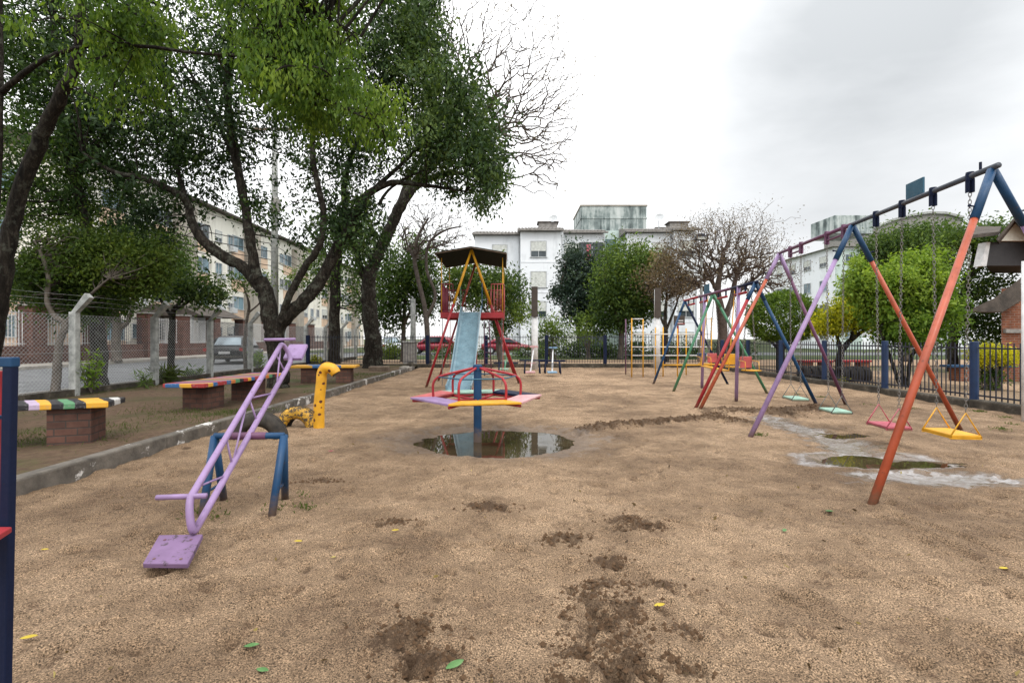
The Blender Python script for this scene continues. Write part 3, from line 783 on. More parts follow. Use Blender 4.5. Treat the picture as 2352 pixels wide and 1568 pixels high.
wc = [G(650, 1150), G(640, 1165), G(490, 1185), G(470, 1175), G(680, 1140), G(700, 1165), G(1735, 1003), G(1745, 1000), G(1738, 998), G(1730, 1001)]
wc += [G(px, py) for px, py in ((1830, 905), (1890, 912), (2000, 930), (2100, 938), (2250, 945), (2310, 958), (2300, 985), (2330, 975))]
pt = tufts(wc, 60, 0.06, -0.005)
o = leaf_mesh('sand_weeds', pt, 0.038, M['grass'], None, -0.7, 0.25, np.full(len(pt), 0.6), 6)
tag(o, 'small green weeds sprouting from the sand', 'weeds', kind='stuff')
n = 260
yy = 1.8*np.exp(g.random(n)*2.3); xx = g.uniform(-0.95, 1.05, n)*yy
keep = (xx > KX+0.1) & (xx < RX-0.2); xx, yy = xx[keep], yy[keep]
hz = sand_height(xx, yy)[0]
pt = np.stack([xx, yy, hz+0.008], 1)
o = leaf_mesh('leaf_litter', pt, 0.035, M['litter'], None, 0.0, 0.45, g.random(len(pt))**1.6, 7)
me = o.data
tag(o, 'small dry leaves and bits scattered over the sand', 'leaf litter', kind='stuff')
# clods of dug-up dark sand
cm = MB()
def clod(c, s, gg):
    n0 = len(cm.v)
    vs = [(1, 0, 0), (-1, 0, 0), (0, 1, 0), (0, -1, 0), (0, 0, 1), (0, 0, -0.5), (.6, .6, .4), (-.6, .6, .4), (.6, -.6, .4), (-.6, -.6, .4)]
    for q in vs[:6]:
        cm.v.append(Vector(c)+Vector(q)*s*gg.uniform(0.6, 1.3))
    for f in ((0, 2, 4), (2, 1, 4), (1, 3, 4), (3, 0, 4), (2, 0, 5), (1, 2, 5), (3, 1, 5), (0, 3, 5)): cm.face([n0+i for i in f])
cg = random.Random(9); cl_ = []
for px, py, rx, ry in patches:
    c = G(px, py)
    for i in range(int(62*(rx/0.1))): cl_.append((c[0]+cg.gauss(0, rx*0.8), c[1]+cg.gauss(0, ry*0.9), cg.uniform(0.004, 0.016)))
for rd, w in ((ridge1, 0.14), (ridge2, 0.3)):
    for a, b in zip(rd[:-1], rd[1:]):
        for i in range(230):
            t = cg.random(); cl_.append((a[0]+(b[0]-a[0])*t+cg.gauss(0, w*0.5), a[1]+(b[1]-a[1])*t+cg.gauss(0, w*0.7), cg.uniform(0.005, 0.018)))
ca_ = np.array(cl_); cz_ = sand_height(ca_[:, 0], ca_[:, 1])[0]
for (x, y_, s_), z in zip(cl_, cz_): clod((x, y_, float(z)+s_*0.3), s_, cg)
o = cm.build('sand_clods', M['clod']); tag(o, 'dark crumbly clods of freshly dug damp sand', 'sand clods', kind='stuff')

def sandz(x, y): return float(sand_height(np.array([x]), np.array([y]))[0][0])
# single leaves one can point to
def flat_leaf(px, py, size, rot, mat, label, curl=0.2, grp='fallen leaves on the sand'):
    c = G(px, py); z = sandz(c[0], c[1])+0.012
    mb = MB(); n = 7; ca, sa = math.cos(rot), math.sin(rot)
    for i in range(n):
        t = i/(n-1); w = size*0.24*math.sin(math.pi*min(0.98, t*0.93+0.04))**0.8
        for sgn in (-1, 0, 1):
            x = (t-0.5)*size; y_ = sgn*w; zz = curl*size*((t-0.5)**2)*1.4+(abs(sgn)*w*0.45)
            mb.v.append(Vector((c[0]+x*ca-y_*sa, c[1]+x*sa+y_*ca, z+zz)))
    for i in range(n-1):
        for k in range(2):
            a = i*3+k; mb.face((a, a+1, a+4, a+3))
    o = mb.build('fallen_leaf', mat, smooth=True)
    md = o.modifiers.new('t', 'SOLIDIFY'); md.thickness = 0.001
    tag(o, label, 'leaf', grp)
flat_leaf(66, 1470, .062, .4, M['leafyel1'], 'yellow leaf on the sand beside the blue post at lower left')
flat_leaf(103, 1265, .045, .1, M['leafyel1'], 'small yellow leaf on the sand left of the low seesaw seat')
flat_leaf(685, 1247, .055, .0, M['leafyel1'], 'yellow leaf on the sand right of the low seesaw seat')
flat_leaf(908, 1219, .05, .2, M['leafyel1'], 'yellow leaf on bare sand below the merry-go-round puddle')
flat_leaf(1045, 1537, .085, .7, M['leafgreen1'], 'large green leaf on the sand at the bottom edge of the photo')
flat_leaf(578, 1495, .06, .3, M['leafgreen1'], 'bluish green leaf lying in the foreground sand, leftmost green one')
flat_leaf(603, 1545, .055, -.2, M['leafgreen1'], 'green leaf at the very bottom left of the foreground sand')
flat_leaf(1802, 1222, .06, .9, M['leafgreen1'], 'curled green leaf on the sand before the orange swing leg')
flat_leaf(1515, 1400, .06, .3, M['leafyel1'], 'yellow brown leaf on the sand right of the dug patch')
flat_leaf(2305, 1306, .055, .1, M['leafyel1'], 'yellow leaf on the sand near the right edge of the photo')
flat_leaf(1905, 1174, .06, .0, M['leafgreen1'], 'dull green leaf left of the foot of the orange swing leg')
flat_leaf(760, 1041, .06, .4, M['rose'], 'fallen pink blossom on the sand beyond the seesaw', 0.6, None)
# ------------------------------------------------------------------ seesaw near left
def seesaw_near():
    base = Vector((-2.1, 3.9, 0))
    t = thing('seesaw', 'lilac tubular seesaw on a blue four legged stand, nearest to the viewer', 'seesaw', base)
    U0 = P(440, 1138, 3.1); U1 = P(645, 792, 4.85); L0 = P(447, 1220, 3.05); L1 = P(667, 832, 4.9)
    du = (U1-U0).normalized()
    # one bent tube: upper chord, end curve, lower chord, end curve
    def endcurve(a, b, out, k=0.10):
        mid = (a+b)/2; pts = []
        for i in range(1, 8):
            th = math.pi*i/8
            pts.append(mid+(a-mid)*math.cos(th)+out*math.sin(th)*k)
        return pts
    loop = [U0+(U1-U0)*i/10 for i in range(11)]+endcurve(U1, L1, du, .06)+[L1+(L0-L1)*i/10 for i in range(11)]+endcurve(L0, U0, -du+Vector((0, 0, .35)), .045)
    mb = MB().tube(loop, 0.0225, 12, closed=True); mb.build('beam_tube', M['lilac'], t, smooth=True)
    mb = MB(); N = 8
    for i in range(N):
        a = U0+(U1-U0)*(i+0.3)/N; b = L0+(L1-L0)*(i+0.3)/N; c = L0+(L1-L0)*(i+1.3)/N if i < N-1 else L1
        mb.tube([a, b], 0.0078, 5) if i in (2, 4, 7) else None
        if i in (0, 4): mb.tube([a, L0+(L1-L0)*(i+1.9)/N], 0.0078, 5)
        if i in (2, 6): mb.tube([b, U0+(U1-U0)*(i+2.1)/N] if i < 6 else [b, U1], 0.0078, 5)
    mb.build('lattice', M['lilac'], t, smooth=True)
    # low seat: thick board
    s = MB(); q = [P(366, 1231, 3.05), P(466, 1229, 3.05), P(431, 1298, 2.78), P(328, 1297, 2.78)]
    nrm = (q[1]-q[0]).cross(q[3]-q[0]).normalized()
    if nrm.z < 0: nrm = -nrm
    s.prism([p-nrm*0.02 for p in q][::-1], nrm*0.03)
    so_ = s.build('seat', M['lilacworn'], t, bevel=0.004)
    for u, v in ((.2, .2), (.8, .2), (.2, .85), (.8, .85)):
        p = q[0]*(1-u)*(1-v)+q[1]*u*(1-v)+q[2]*u*v+q[3]*(1-u)*v
        bo = MB().lathe(p+nrm*0.009-base, [(0.009, 0), (0.009, 0.004), (0.005, 0.007)], 8).build('bolt', M['plum'], None); bo.parent = so_
    s = MB(); q = [P(650, 822, 4.95), P(692, 822, 4.9), P(706, 790, 5.2), P(664, 790, 5.22)]
    nrm = (q[1]-q[0]).cross(q[3]-q[0]).normalized()
    if nrm.z < 0: nrm = -nrm
    s.prism([p-nrm*0.03 for p in q], nrm*0.03); s.build('seat', M['lilac'], t, bevel=0.004)
    MB().tube([P(360, 1142, 3.1), P(474, 1138, 3.1)], 0.017, 10).build('handle', M['lilac'], t, smooth=True)
    MB().tube([P(607, 780, 4.8), P(678, 779, 4.8)], 0.015, 10).build('handle', M['lilac'], t, smooth=True)
    A = P(493, 1001, 3.9); B = P(652, 1000, 3.9)
    MB().tube([A, B], 0.026, 12).build('pivot_bar', M['blue'], t, smooth=True)
    MB().tube([A+(B-A)*0.22, A+(B-A)*0.75], 0.030, 12).build('pivot_sleeve', M['plum'], t, smooth=True)
    for foot, top in ((G(462, 1186), A), (G(622, 1186), B), (G(516, 1149), A), (G(655, 1148), B)):
        MB().tube([Vector(foot)+Vector((0, 0, -0.05)), top], 0.029, 12).build('stand_leg', M['blue'], t, smooth=True)
    for a, b in ((G(462, 1186), G(516, 1149)), (G(622, 1186), G(655, 1148))):
        tp = A if a[0] < -2.1 else B
        MB().tube([a*0.72+tp*0.28, b*0.72+tp*0.28], 0.01, 6).build('stand_brace', M['blue'], t, smooth=True)
seesaw_near()

def far_seesaw(px, lowpy, toppx, toppy, key, label, topY):
    L = G(px, lowpy); L.z = 0.12; T = P(toppx, toppy, topY)
    mid = (L+T)/2
    t = thing('seesaw', label, 'seesaw', (mid.x, mid.y, 0), 'small seesaws by the back fence')
    MB().tube([L, T], 0.03, 8).build('beam', M['white'] if key != 'mint' else M['green'], t, smooth=True)
    d = (T-L).normalized()
    for c, w in ((L, 0.26), (T, 0.26)):
        MB().box(c+Vector((0, 0, 0.03)), (0.34, 0.42, 0.05)).build('seat', M[key], t, bevel=0.01)
    for c in (L+d*0.45, T-d*0.45):
        mb = MB().tube([c, c+Vector((0, 0, 0.2))], 0.014, 6).tube([c+Vector((-.17, 0, .2)), c+Vector((.17, 0, .2))], 0.014, 6)
        mb.build('handle', M['navy'] if key == 'sky' else M[key], t, smooth=True)
    mb = MB()
    for sx in (-0.3, 0.3):
        for sy in (-0.25, 0.25): mb.tube([(mid.x+sx, mid.y+sy, -0.05), (mid.x+sx*0.9, mid.y, mid.z-0.04)], 0.028, 8)
    mb.tube([(mid.x-0.5, mid.y, mid.z-0.04), (mid.x+0.5, mid.y, mid.z-0.04)], 0.028, 8)
    mb.build('stand', M['navy'], t, smooth=True)
M['sky'] = paint('sky_blue_paint', (0.20, 0.36, 0.52), 0.42, 0.68)
far_seesaw(1218, 864, 1226, 798, 'pink', 'small seesaw with pale pink seats by the back fence', 20.3)
far_seesaw(1268, 864, 1270, 800, 'sky', 'small seesaw with pale blue seats by the back fence', 20.3)
far_seesaw(1158, 856, 1166, 815, 'mint', 'small green seesaw half hidden behind the slide legs', 20.8)

# ------------------------------------------------------------------ merry-go-round
def merry():
    c = Vector((POST.x, POST.y, 0)); rot = R(11); z = 0.545; RO = 0.90; RI = 0.62
    t = thing('merry_go_round', 'hexagonal merry-go-round with coloured seat boards standing in a puddle', 'merry-go-round', c)
    MB().lathe((c.x, c.y, 0), [(0.055, -0.25), (0.055, 0.955), (0.06, 0.957), (0.06, 0.985), (0.05, 0.995)], 20).build('centre_post', M['blue'], t, smooth=False)
    def pt(r, k, zz): a = rot+math.pi/3*k; return Vector((c.x+r*math.cos(a), c.y+r*math.sin(a), zz))
    keys = ['navy', 'mint', 'coral', 'lilac', 'yellow', 'pink']      # counter-clockwise from the right corner: back right, back, back left, front left, front, front right
    for k in range(6):
        a, b = pt(RO, k, z), pt(RO, k+1, z); d = (b-a)*0.004
        s = MB().prism([pt(RI-0.05, k, z)+d, pt(RI-0.05, k+1, z)-d, b-d, a+d][::-1], (0, 0, 0.028))
        s.build('seat_board', M[keys[k]], t, bevel=0.005)
    fr = MB()
    for k in range(6):
        fr.tube([pt(RI-0.02, k, z-0.022), pt(RI-0.02, k+1, z-0.022)], 0.018, 8)
        fr.tube([pt(0.055, k, z-0.03), pt(RO-0.03, k, z-0.022)], 0.018, 8)
    fr.build('seat_frame', M['red'], t, smooth=True)
    for k in range(6):
        pp, rr = smooth_path([pt(RI-0.03, k, z-0.03), pt(RI-0.02, k, z+0.17), pt(RI-0.06, k, z+0.265), pt(RI-0.17, k, z+0.315), pt(0.05, k, z+0.405)], [0.016]*5, 5)
        MB().tube(pp, 0.0165, 8).build('hand_rail', M['red'], t, smooth=True)
    MB().tube([pt(RI-0.09, k, z+0.288) for k in range(6)], 0.0095, 7, closed=True).build('rail_ring', M['teal'], t, smooth=True)
    MB().lathe((c.x, c.y, z+0.37), [(0.064, 0), (0.064, 0.06)], 16).build('hub', M['blue'], t)
merry()

# ------------------------------------------------------------------ main swing set
AP = [Vector((4.56, 4.63, 2.97)), Vector((4.85, 6.95, 2.975)), Vector((5.21, 9.50, 3.01))]
FEET = [(G(2003, 1158), Vector((6.9, 5.2, 0))), (G(1722, 1006), G(2206, 987)), (G(1606, 943), G(1944, 931))]
def bar_at(px, A, B):
    lo, hi = 0.0, 1.0
    for i in range(40):
        m = (lo+hi)/2; q = A+(B-A)*m; x = CX+q.x*F/q.y
        if x > px: lo = m
        else: hi = m
    return A+(B-A)*lo
def swings():
    c = Vector((AP[1].x, AP[1].y, 0))
    t = thing('swing_set', 'tall swing set with orange and lilac legs under one long pipe, at right', 'swing set', c)
    e0 = AP[0]+(AP[0]-AP[1])*0.03
    MB().tube([e0, AP[1]], 0.028, 12).build('top_bar', M['greybar'], t, smooth=True)
    MB().tube([AP[1], AP[2]+(AP[2]-AP[1])*0.03], 0.028, 12).build('top_bar', M['plum'], t, smooth=True)
    cols = [('orange', 'lilac', 'blue'), ('lilac', 'orange', 'blue'), ('orange', 'plum', 'lilac')]
    for i in range(3):
        for k in range(2):
            f = Vector(FEET[i][k]); a = AP[i].copy(); a.z -= 0.012
            f2 = f+(f-a).normalized()*0.08
            lg = MB().tube([f2, a+(f-a)*0.12], [0.033, 0.029], 14).build('leg', M[cols[i][k]], t, smooth=True)
            lg['label'] = {'orange': 'orange leg', 'lilac': 'lilac leg', 'plum': 'dark plum leg'}[cols[i][k]]
            MB().tube([a+(f-a)*0.17, a+(f-a)*0.005], 0.037, 14).build('leg_sleeve', M[cols[i][2]], t, smooth=True)
            q = a+(f-a)*0.13; sx = 1 if k else -1
            MB().tube([q, q+Vector((sx*0.085, 0, 0.012))], 0.008, 6).tube([q+Vector((sx*0.08, 0, 0.012)), q+Vector((sx*0.092, 0, 0.013))], 0.014, 6).build('bolt', M['navy'], t)
    hang = {}
    for px in (2228, 2143, 2072, 2012): hang[px] = bar_at(px, AP[0], AP[1])
    for px in (1938, 1899, 1840, 1815): hang[px] = bar_at(px, AP[1], AP[2])
    for px, q in hang.items():
        mb = MB(); m = M['navy'] if px > 1990 else M['plum']
        mb.lathe(q-Vector((0, 0, 0.046)), [(0.033, 0), (0.036, 0.02), (0.036, 0.07), (0.033, 0.09)], 10)
        mb.box(q-Vector((0, 0.022, 0.10)), (0.012, 0.05, 0.13)); mb.box(q-Vector((0.024, 0, 0.10)), (0.006, 0.05, 0.12)); mb.box(q+Vector((0.024, 0, -0.10)), (0.006, 0.05, 0.12))
        mb.build('hanger', m, t)
    # boards and small bits on the bar
    b = bar_at(2101, AP[0], AP[1]); ax = (AP[1]-AP[0]).normalized()
    b0 = bar_at(2120, AP[0], AP[1]); b1 = bar_at(2080, AP[0], AP[1])
    up = Vector((0, 0, 1))
    mb = MB(); nn = Vector((1, -0.2, 0)).normalized()*0.02
    mb.prism([b0+up*0.03, b1+up*0.03, b1+up*0.215, b0+up*0.215], nn)
    mb.build('bar_plate', M['teal'], t, bevel=0.004)
    q = bar_at(2252, AP[0], AP[1]); MB().tube([q, q+up*0.1], 0.012, 6).build('bar_stud', M['navy'], t)
    q1, q2 = bar_at(1935, AP[1], AP[2])-up*0.10, bar_at(1896, AP[1], AP[2])-up*0.10
    MB().tube([q1, q2], 0.016, 8).build('spacer_bar', M['plum'], t, smooth=True)
    q1, q2 = bar_at(1842, AP[1], AP[2])-up*0.10, bar_at(1813, AP[1], AP[2])-up*0.10
    MB().tube([q1, q2], 0.016, 8).build('spacer_bar', M['plum'], t, smooth=True)
    return hang
HANG = swings()

def chain(a, b, link=0.052, r=0.0034):
    mb = MB(); a = Vector(a); b = Vector(b); d = (b-a); n = max(2, int(d.length/(link*0.72))); d.normalize()
    u = d.orthogonal().normalized(); w = d.cross(u)
    for i in range(n):
        c = a+(b-a)*((i+0.5)/n); s = u if i % 2 else w; pts = []
        for k in range(8):
            th = 2*math.pi*k/8
            pts.append(c+d*math.cos(th)*link*0.5+s*math.sin(th)*link*0.24)
        mb.tube(pts, r, 4, closed=True)
    return mb

def swing(h0, h1, seatz, key, label, frame_only=False, skew=0.0):
    """h0 nearer hanger, h1 farther one; the board runs between them with a triangular bail at each end"""
    mid = (h0+h1)/2
    t = thing('swing', label, 'swing', (mid.x, mid.y, seatz), 'swings on the tall swing set')
    ax = (h1-h0); ax.z = 0; ax.normalize(); lat = Vector((ax.y, -ax.x, 0))
    half = 0.21; w = 0.135
    for h, s in ((h0, -1), (h1, 1)):
        ap = Vector((mid.x, mid.y, seatz+0.25))+ax*s*half*0.95+lat*skew
        top = h-Vector((0, 0, 0.16))
        chain(top, ap+Vector((0, 0, 0.01))).build('chain', M['steel'], t, smooth=True)
        e = Vector((mid.x, mid.y, seatz))+ax*s*half*0.95
        MB().tube([e+lat*w*1.08, ap, e-lat*w*1.08], 0.008, 7).tube([e+lat*w*1.08-Vector((0, 0, .012)), e-lat*w*1.08-Vector((0, 0, .012))], 0.008, 6).build('bail', M[key if key not in ('mint',) else 'steel'], t, smooth=True)
    c = Vector((mid.x, mid.y, seatz))
    q = [c-ax*half-lat*w, c+ax*half-lat*w, c+ax*half+lat*w, c-ax*half+lat*w]
    MB().prism(q if (q[1]-q[0]).cross(q[3]-q[0]).z > 0 else q[::-1], (0, 0, 0.028)).build('seat', M[key], t, bevel=0.006)
    MB().prism([p+Vector((0, 0, -0.013)) for p in (q if (q[1]-q[0]).cross(q[3]-q[0]).z > 0 else q[::-1])], (0, 0, 0.012)).build('seat_edge', M[{'mint': 'green', 'rose': 'red', 'yellow': 'yellow'}[key]], t)
def seat_z(px, py, h0, h1):
    m = (h0+h1)/2; return H-(py-HY)*m.y/F
swing(HANG[2228], HANG[2143], 0.345, 'yellow', 'swing with a yellow seat, nearest on the tall swing set')
swing(HANG[2072], HANG[2012], 0.245, 'rose', 'swing with a red seat hanging over the wet sand')
swing(HANG[1938], HANG[1899], 0.245, 'mint', 'swing with pale green seat beside the plum coloured leg foot')
swing(HANG[1840], HANG[1815], 0.265, 'mint', 'swing with pale green seat farther back, beside the dark blue leg')

# ------------------------------------------------------------------ second swing frame with chair swings
AQ = [Vector((4.78, 9.57, 2.45)), Vector((5.07, 12.3, 2.49)), Vector((5.21, 14.7, 2.49))]
FQ = [(G(1596, 941), G(1878, 934)), (G(1546, 901), G(1762, 903)), (G(1501, 881), G(1672, 883))]
def chair_frame():
    t = thing('chair_swing_set', 'lower swing frame with blue, green and red legs and lilac posts', 'swing set', (AQ[1].x, AQ[1].y, 0))
    for a, b, k in ((AQ[0]+(AQ[0]-AQ[1])*0.03, AQ[0]+(AQ[1]-AQ[0])*.5, 'navy'), (AQ[0]+(AQ[1]-AQ[0])*.5, AQ[1]+(AQ[2]-AQ[1])*.45, 'plum'), (AQ[1]+(AQ[2]-AQ[1])*.45, AQ[2]+(AQ[2]-AQ[1])*.03, 'red')):
        MB().tube([a, b], 0.032, 10).build('top_bar', M[k], t, smooth=True)
    cols = [('red', 'blue', 'blue'), ('green', 'green', 'green'), ('blue', 'navy', 'blue')]
    for i in range(3):
        for k in range(2):
            f = Vector(FQ[i][k]); a = AQ[i]-Vector((0, 0, 0.01)); f2 = f+(f-a).normalized()*0.06
            lg = MB().tube([f2, a+(f-a)*0.10], 0.033, 10).build('leg', M[cols[i][k]], t, smooth=True); lg['label'] = cols[i][k].replace('navy', 'dark blue')+' leg'
            MB().tube([a+(f-a)*0.14, a], 0.038, 10).build('leg_sleeve', M[cols[i][2]], t, smooth=True)
    for px, py in ((1612, 894), (1691, 921)):
        f = G(px, py); d = f.y; s = (d-AQ[0].y)/(AQ[1].y-AQ[0].y)
        q = AQ[0]+(AQ[1]-AQ[0])*s if s <= 1 else AQ[1]+(AQ[2]-AQ[1])*((d-AQ[1].y)/(AQ[2].y-AQ[1].y))
        MB().tube([f-Vector((0, 0, .05)), q], 0.037, 12).build('post', M['lilac'], t, smooth=True)
    for i in range(2):
        a, b = AQ[i], AQ[i+1]; dz = Vector((0, 0, 0.16))
        MB().tube([a+(b-a)*.18-dz, a+(b-a)*.42-dz], 0.028, 8).build('lower_rail', M['red'], t, smooth=True)
        MB().tube([a+(b-a)*.62-dz, a+(b-a)*.86-dz], 0.028, 8).build('lower_rail', M['red'], t, smooth=True)
        for s in (.2, .4, .64, .84):
            q = a+(b-a)*s; MB().tube([q, q-dz], 0.02, 6).build('hanger', M['navy'], t)
    f = AQ[1]+(AQ[2]-AQ[1])*0.1; MB().prism([f+Vector((0, .06, .03)), f+Vector((0, .38, .03)), f+Vector((0, .38, .27)), f+Vector((0, .06, .27))], (0.02, 0, 0)).build('bar_plate', M['teal'], t)
chair_frame()
def chair_swing(px, py, Y, key, skey, label):
    c = P(px, py, Y); 
    t = thing('chair_swing', label, 'swing', (c.x, c.y, c.z), 'chair swings under the lower frame')
    MB().box(c+Vector((0.02, 0, 0.06)), (0.27, 0.03, 0.24), R(12)).build('backrest', M[key], t, bevel=0.012)
    MB().box(c+Vector((0.04, -0.19, -0.10)), (0.27, 0.28, 0.025), R(12)).build('seat', M[skey], t, bevel=0.01)
    top = 2.33
    for sx in (-0.13, 0.15):
        mb = MB().tube([c+Vector((sx, 0, 0.1)), c+Vector((sx, -0.28, 0.08)), c+Vector((sx, -0.30, -0.10))], 0.008, 6)
        mb.build('arm_rail', M['yellow'], t, smooth=True)
        chain(c+Vector((sx*1.0, -0.16, 0.1)), Vector((c.x+0.02+sx*0.2, c.y-0.16, top)), 0.06, 0.005).build('chain', M['steel'], t)
chair_swing(1610, 826, 13.2, 'blue', 'yellow', 'chair swing with a blue back beside the lilac post')
chair_swing(1634, 827, 12.6, 'coral', 'yellow', 'chair swing with a red back and its seat partly behind the orange leg')
chair_swing(1674, 831, 10.9, 'yellow', 'yellow', 'chair swing with a yellow back')
chair_swing(1711, 838, 10.2, 'coral', 'yellow', 'chair swing with a red back beside the green leg, nearest one')
t = thing('board_swing', 'long yellow board hung low between the chair swings', 'swing', P(1645, 845, 11.8))
MB().box(P(1640, 845, 11.8), (0.14, 1.9, 0.028), R(-7)).build('seat', M['yellow'], t, bevel=0.008)
MB().tube([P(1640, 845, 11.8)+Vector((0, .8, 0)), AQ[1]+Vector((0, .3, -.05))], 0.011, 6).build('hanger_rod', M['yellow'], t)
MB().tube([P(1640, 845, 11.8)+Vector((0, -.8, 0)), AQ[1]+Vector((0, -1.2, -.05))], 0.011, 6).build('hanger_rod', M['yellow'], t)

# ------------------------------------------------------------------ slide
def slide():
    t = thing('slide', 'tall slide with light blue chute, red platform and gabled tin roof', 'slide', (-1.2, 14.3, 0))
    yf, yb = 13.9, 16.2
    ap = P(1083, 573, yf); rz = ap.z
    apb = Vector((ap.x-0.05, yb, rz-0.02))
    feet = [(G(979, 889), G(1192, 880)), (G(1007, 874), G(1181, 861))]
    for (A, ff) in ((ap, feet[0]), (apb, feet[1])):
        for f in ff:
            f = Vector(f); k = A+(f-A)*0.40
            MB().tube([f+(f-A).normalized()*0.06, k], 0.034, 10).build('leg', M['red'], t, smooth=True)
            u = MB().tube([k, A], 0.036, 10).build('leg_top', M['yellow'] if A is ap else M['orange'], t, smooth=True)
    # roof: two pitches of thin sheet, open underneath
    for sx in (-1, 1):
        e = 1.0
        rid0 = Vector((ap.x, yf-0.25, rz+0.03)); rid1 = Vector((ap.x-0.05, yb+0.25, rz+0.02))
        ev0 = rid0+Vector((sx*e, 0, -0.17)); ev1 = rid1+Vector((sx*e, 0, -0.17))
        q = [rid0, ev0, ev1, rid1]
        mb = MB()
        if (q[1]-q[0]).cross(q[3]-q[0]).z < 0: q = q[::-1]
        mb.prism(q, (0, 0, 0.018)); mb.build('roof_sheet', M['tinroof'], t)
        mb = MB().tube([rid0+Vector((0, 0.01, -.02)), ev0+Vector((0, 0.01, -.02))], 0.014, 6).tube([rid1, ev1], 0.014, 6).tube([ev0+Vector((0, 0, -.02)), ev1+Vector((0, 0, -.02))], 0.014, 6)
        mb.build('roof_rafter', M['plank'], t)
    # platform
    x0, x1, zt = P(1013, 731, 14.2).x, P(1157, 731, 14.2).x, 2.07
    y0, y1 = 14.1, 15.9
    MB().box(((x0+x1)/2, (y0+y1)/2, zt-0.02), (x1-x0-0.06, y1-y0-0.06, 0.04)).build('platform_deck', M['brown'], t)
    mb = MB().box(((x0+x1)/2, y0, zt-0.05), (x1-x0, 0.05, 0.16)).box(((x0+x1)/2, y1, zt-0.05), (x1-x0, 0.05, 0.16))
    mb.box((x0+0.022, (y0+y1)/2, zt-0.05), (0.045, y1-y0-0.06, 0.15)).box((x1-0.022, (y0+y1)/2, zt-0.05), (0.045, y1-y0-0.06, 0.15))
    mb.build('platform_beam', M['red'], t)
    for X_, sx in ((x0, 1), (x1, -1)):
        mb = MB(); z0, z1 = zt+0.06, zt+0.85
        for (a, b) in (((X_, y0), (X_+sx*0.36, y0)), ((X_, y0), (X_, y1)), ((X_, y1), (X_+sx*0.55, y1))):
            a = Vector((*a, 0)); b = Vector((*b, 0)); n = max(3, int((b-a).length/0.085))
            for i in range(n+1):
                p = a+(b-a)*i/n; mb.tube([p+Vector((0, 0, zt)), p+Vector((0, 0, z1))], 0.0085, 5)
            mb.tube([a+Vector((0, 0, z1)), b+Vector((0, 0, z1))], 0.016, 6); mb.tube([a+Vector((0, 0, z0)), b+Vector((0, 0, z0))], 0.012, 6)
        mb.build('guard_rail', M['coral'] if sx < 0 else M['plumred'], t, smooth=True)
        for yy in (y0, y1): MB().tube([(X_+sx*.03, yy, zt), (X_+sx*.03, yy, rz-0.2)], 0.014, 6).build('roof_post', M['yellow'], t, smooth=True)
        for yy in (y0, y1): MB().tube([(X_+sx*.05, yy, -0.04), (X_+sx*.05, yy, zt-.1)], 0.012, 6).build('platform_post', M['coral'] if yy == y1 else M['steel'], t)
    # chute
    ca = [P(1083, 719, 14.05), P(1081, 725, 13.85)]; n = 16
    path = [Vector((-1.165, 14.1, 2.10)), Vector((-1.165, 13.8, 2.03)), Vector((-1.18, 12.9, 1.30)), Vector((-1.20, 12.0, 0.52)), Vector((-1.215, 11.5, 0.22)), Vector((-1.22, 11.1, 0.12))]
    pp, _ = smooth_path(path, [1]*6, 5)
    mb = MB(); prof = [(-0.30, 0.16), (-0.285, 0.17), (-0.27, 0.16), (-0.262, 0.03), (-0.22, 0.0), (0.22, 0.0), (0.262, 0.03), (0.27, 0.16), (0.285, 0.17), (0.30, 0.16), (0.285, 0.0), (0.24, -0.03), (-0.24, -0.03), (-0.285, 0.0)]
    k = len(prof)
    for i, p in enumerate(pp):
        tt = (pp[min(i+1, len(pp)-1)]-pp[max(i-1, 0)]).normalized(); nn = Vector((1, 0, 0)).cross(tt)*-1
        if nn.z < 0: nn = -nn
        for a, b in prof: mb.v.append(p+Vector((a, 0, 0))+nn*b)
    for i in range(len(pp)-1):
        for j in range(k):
            j2 = (j+1) % k; mb.face((i*k+j, i*k+j2, (i+1)*k+j2, (i+1)*k+j))
    mb.face(range(k)); mb.face([(len(pp)-1)*k+j for j in range(k)][::-1])
    mb.build('chute', M['chute'], t, smooth=False)
    for sx in (-.26, .26):
        MB().tube([(-1.2+sx, 11.45, -.04), (-1.2+sx, 11.45, .2)], 0.02, 6).build('chute_support', M['red'], t)
        MB().tube([(-1.19+sx, 12.8, -.04), (-1.19+sx, 12.8, 1.18)], 0.018, 6).build('chute_support', M['red'], t)
    for sx in (-.3, .31):
        pp2, _ = smooth_path([Vector((-1.165+sx, 13.9, 2.1)), Vector((-1.165+sx, 13.95, 2.85)), Vector((-1.165+sx, 14.1, 2.95))], [1]*3, 4)
        MB().tube(pp2, 0.012, 6).build('entry_rail', M['green'] if sx < 0 else M['blue'], t, smooth=True)
    # ladder at the back right
    a0, a1 = P(1112, 738, 16.6), G(1113, 845); b0, b1 = P(1123, 738, 16.6), G(1127, 846)
    a1.y = b1.y = 17.6; a1.x, b1.x = P(1113, 845, 17.6).x, P(1129, 845, 17.6).x; a1.z = b1.z = 0
    mb = MB().tube([a1, a0], 0.02, 6).tube([b1, b0], 0.02, 6)
    for i in range(1, 9): mb.tube([a1+(a0-a1)*i/9, b1+(b0-b1)*i/9], 0.014, 6)
    mb.build('ladder', M['plum'], t, smooth=True)
M['tinroof'] = paint('dark_tin_roof', (0.020, 0.026, 0.019), 0.85, 0.75, (0.03, 0.03, 0.025), 0.08)
M['plumred'] = paint('faded_dark_red_paint', (0.25, 0.035, 0.06), 0.5, 0.66)
slide()

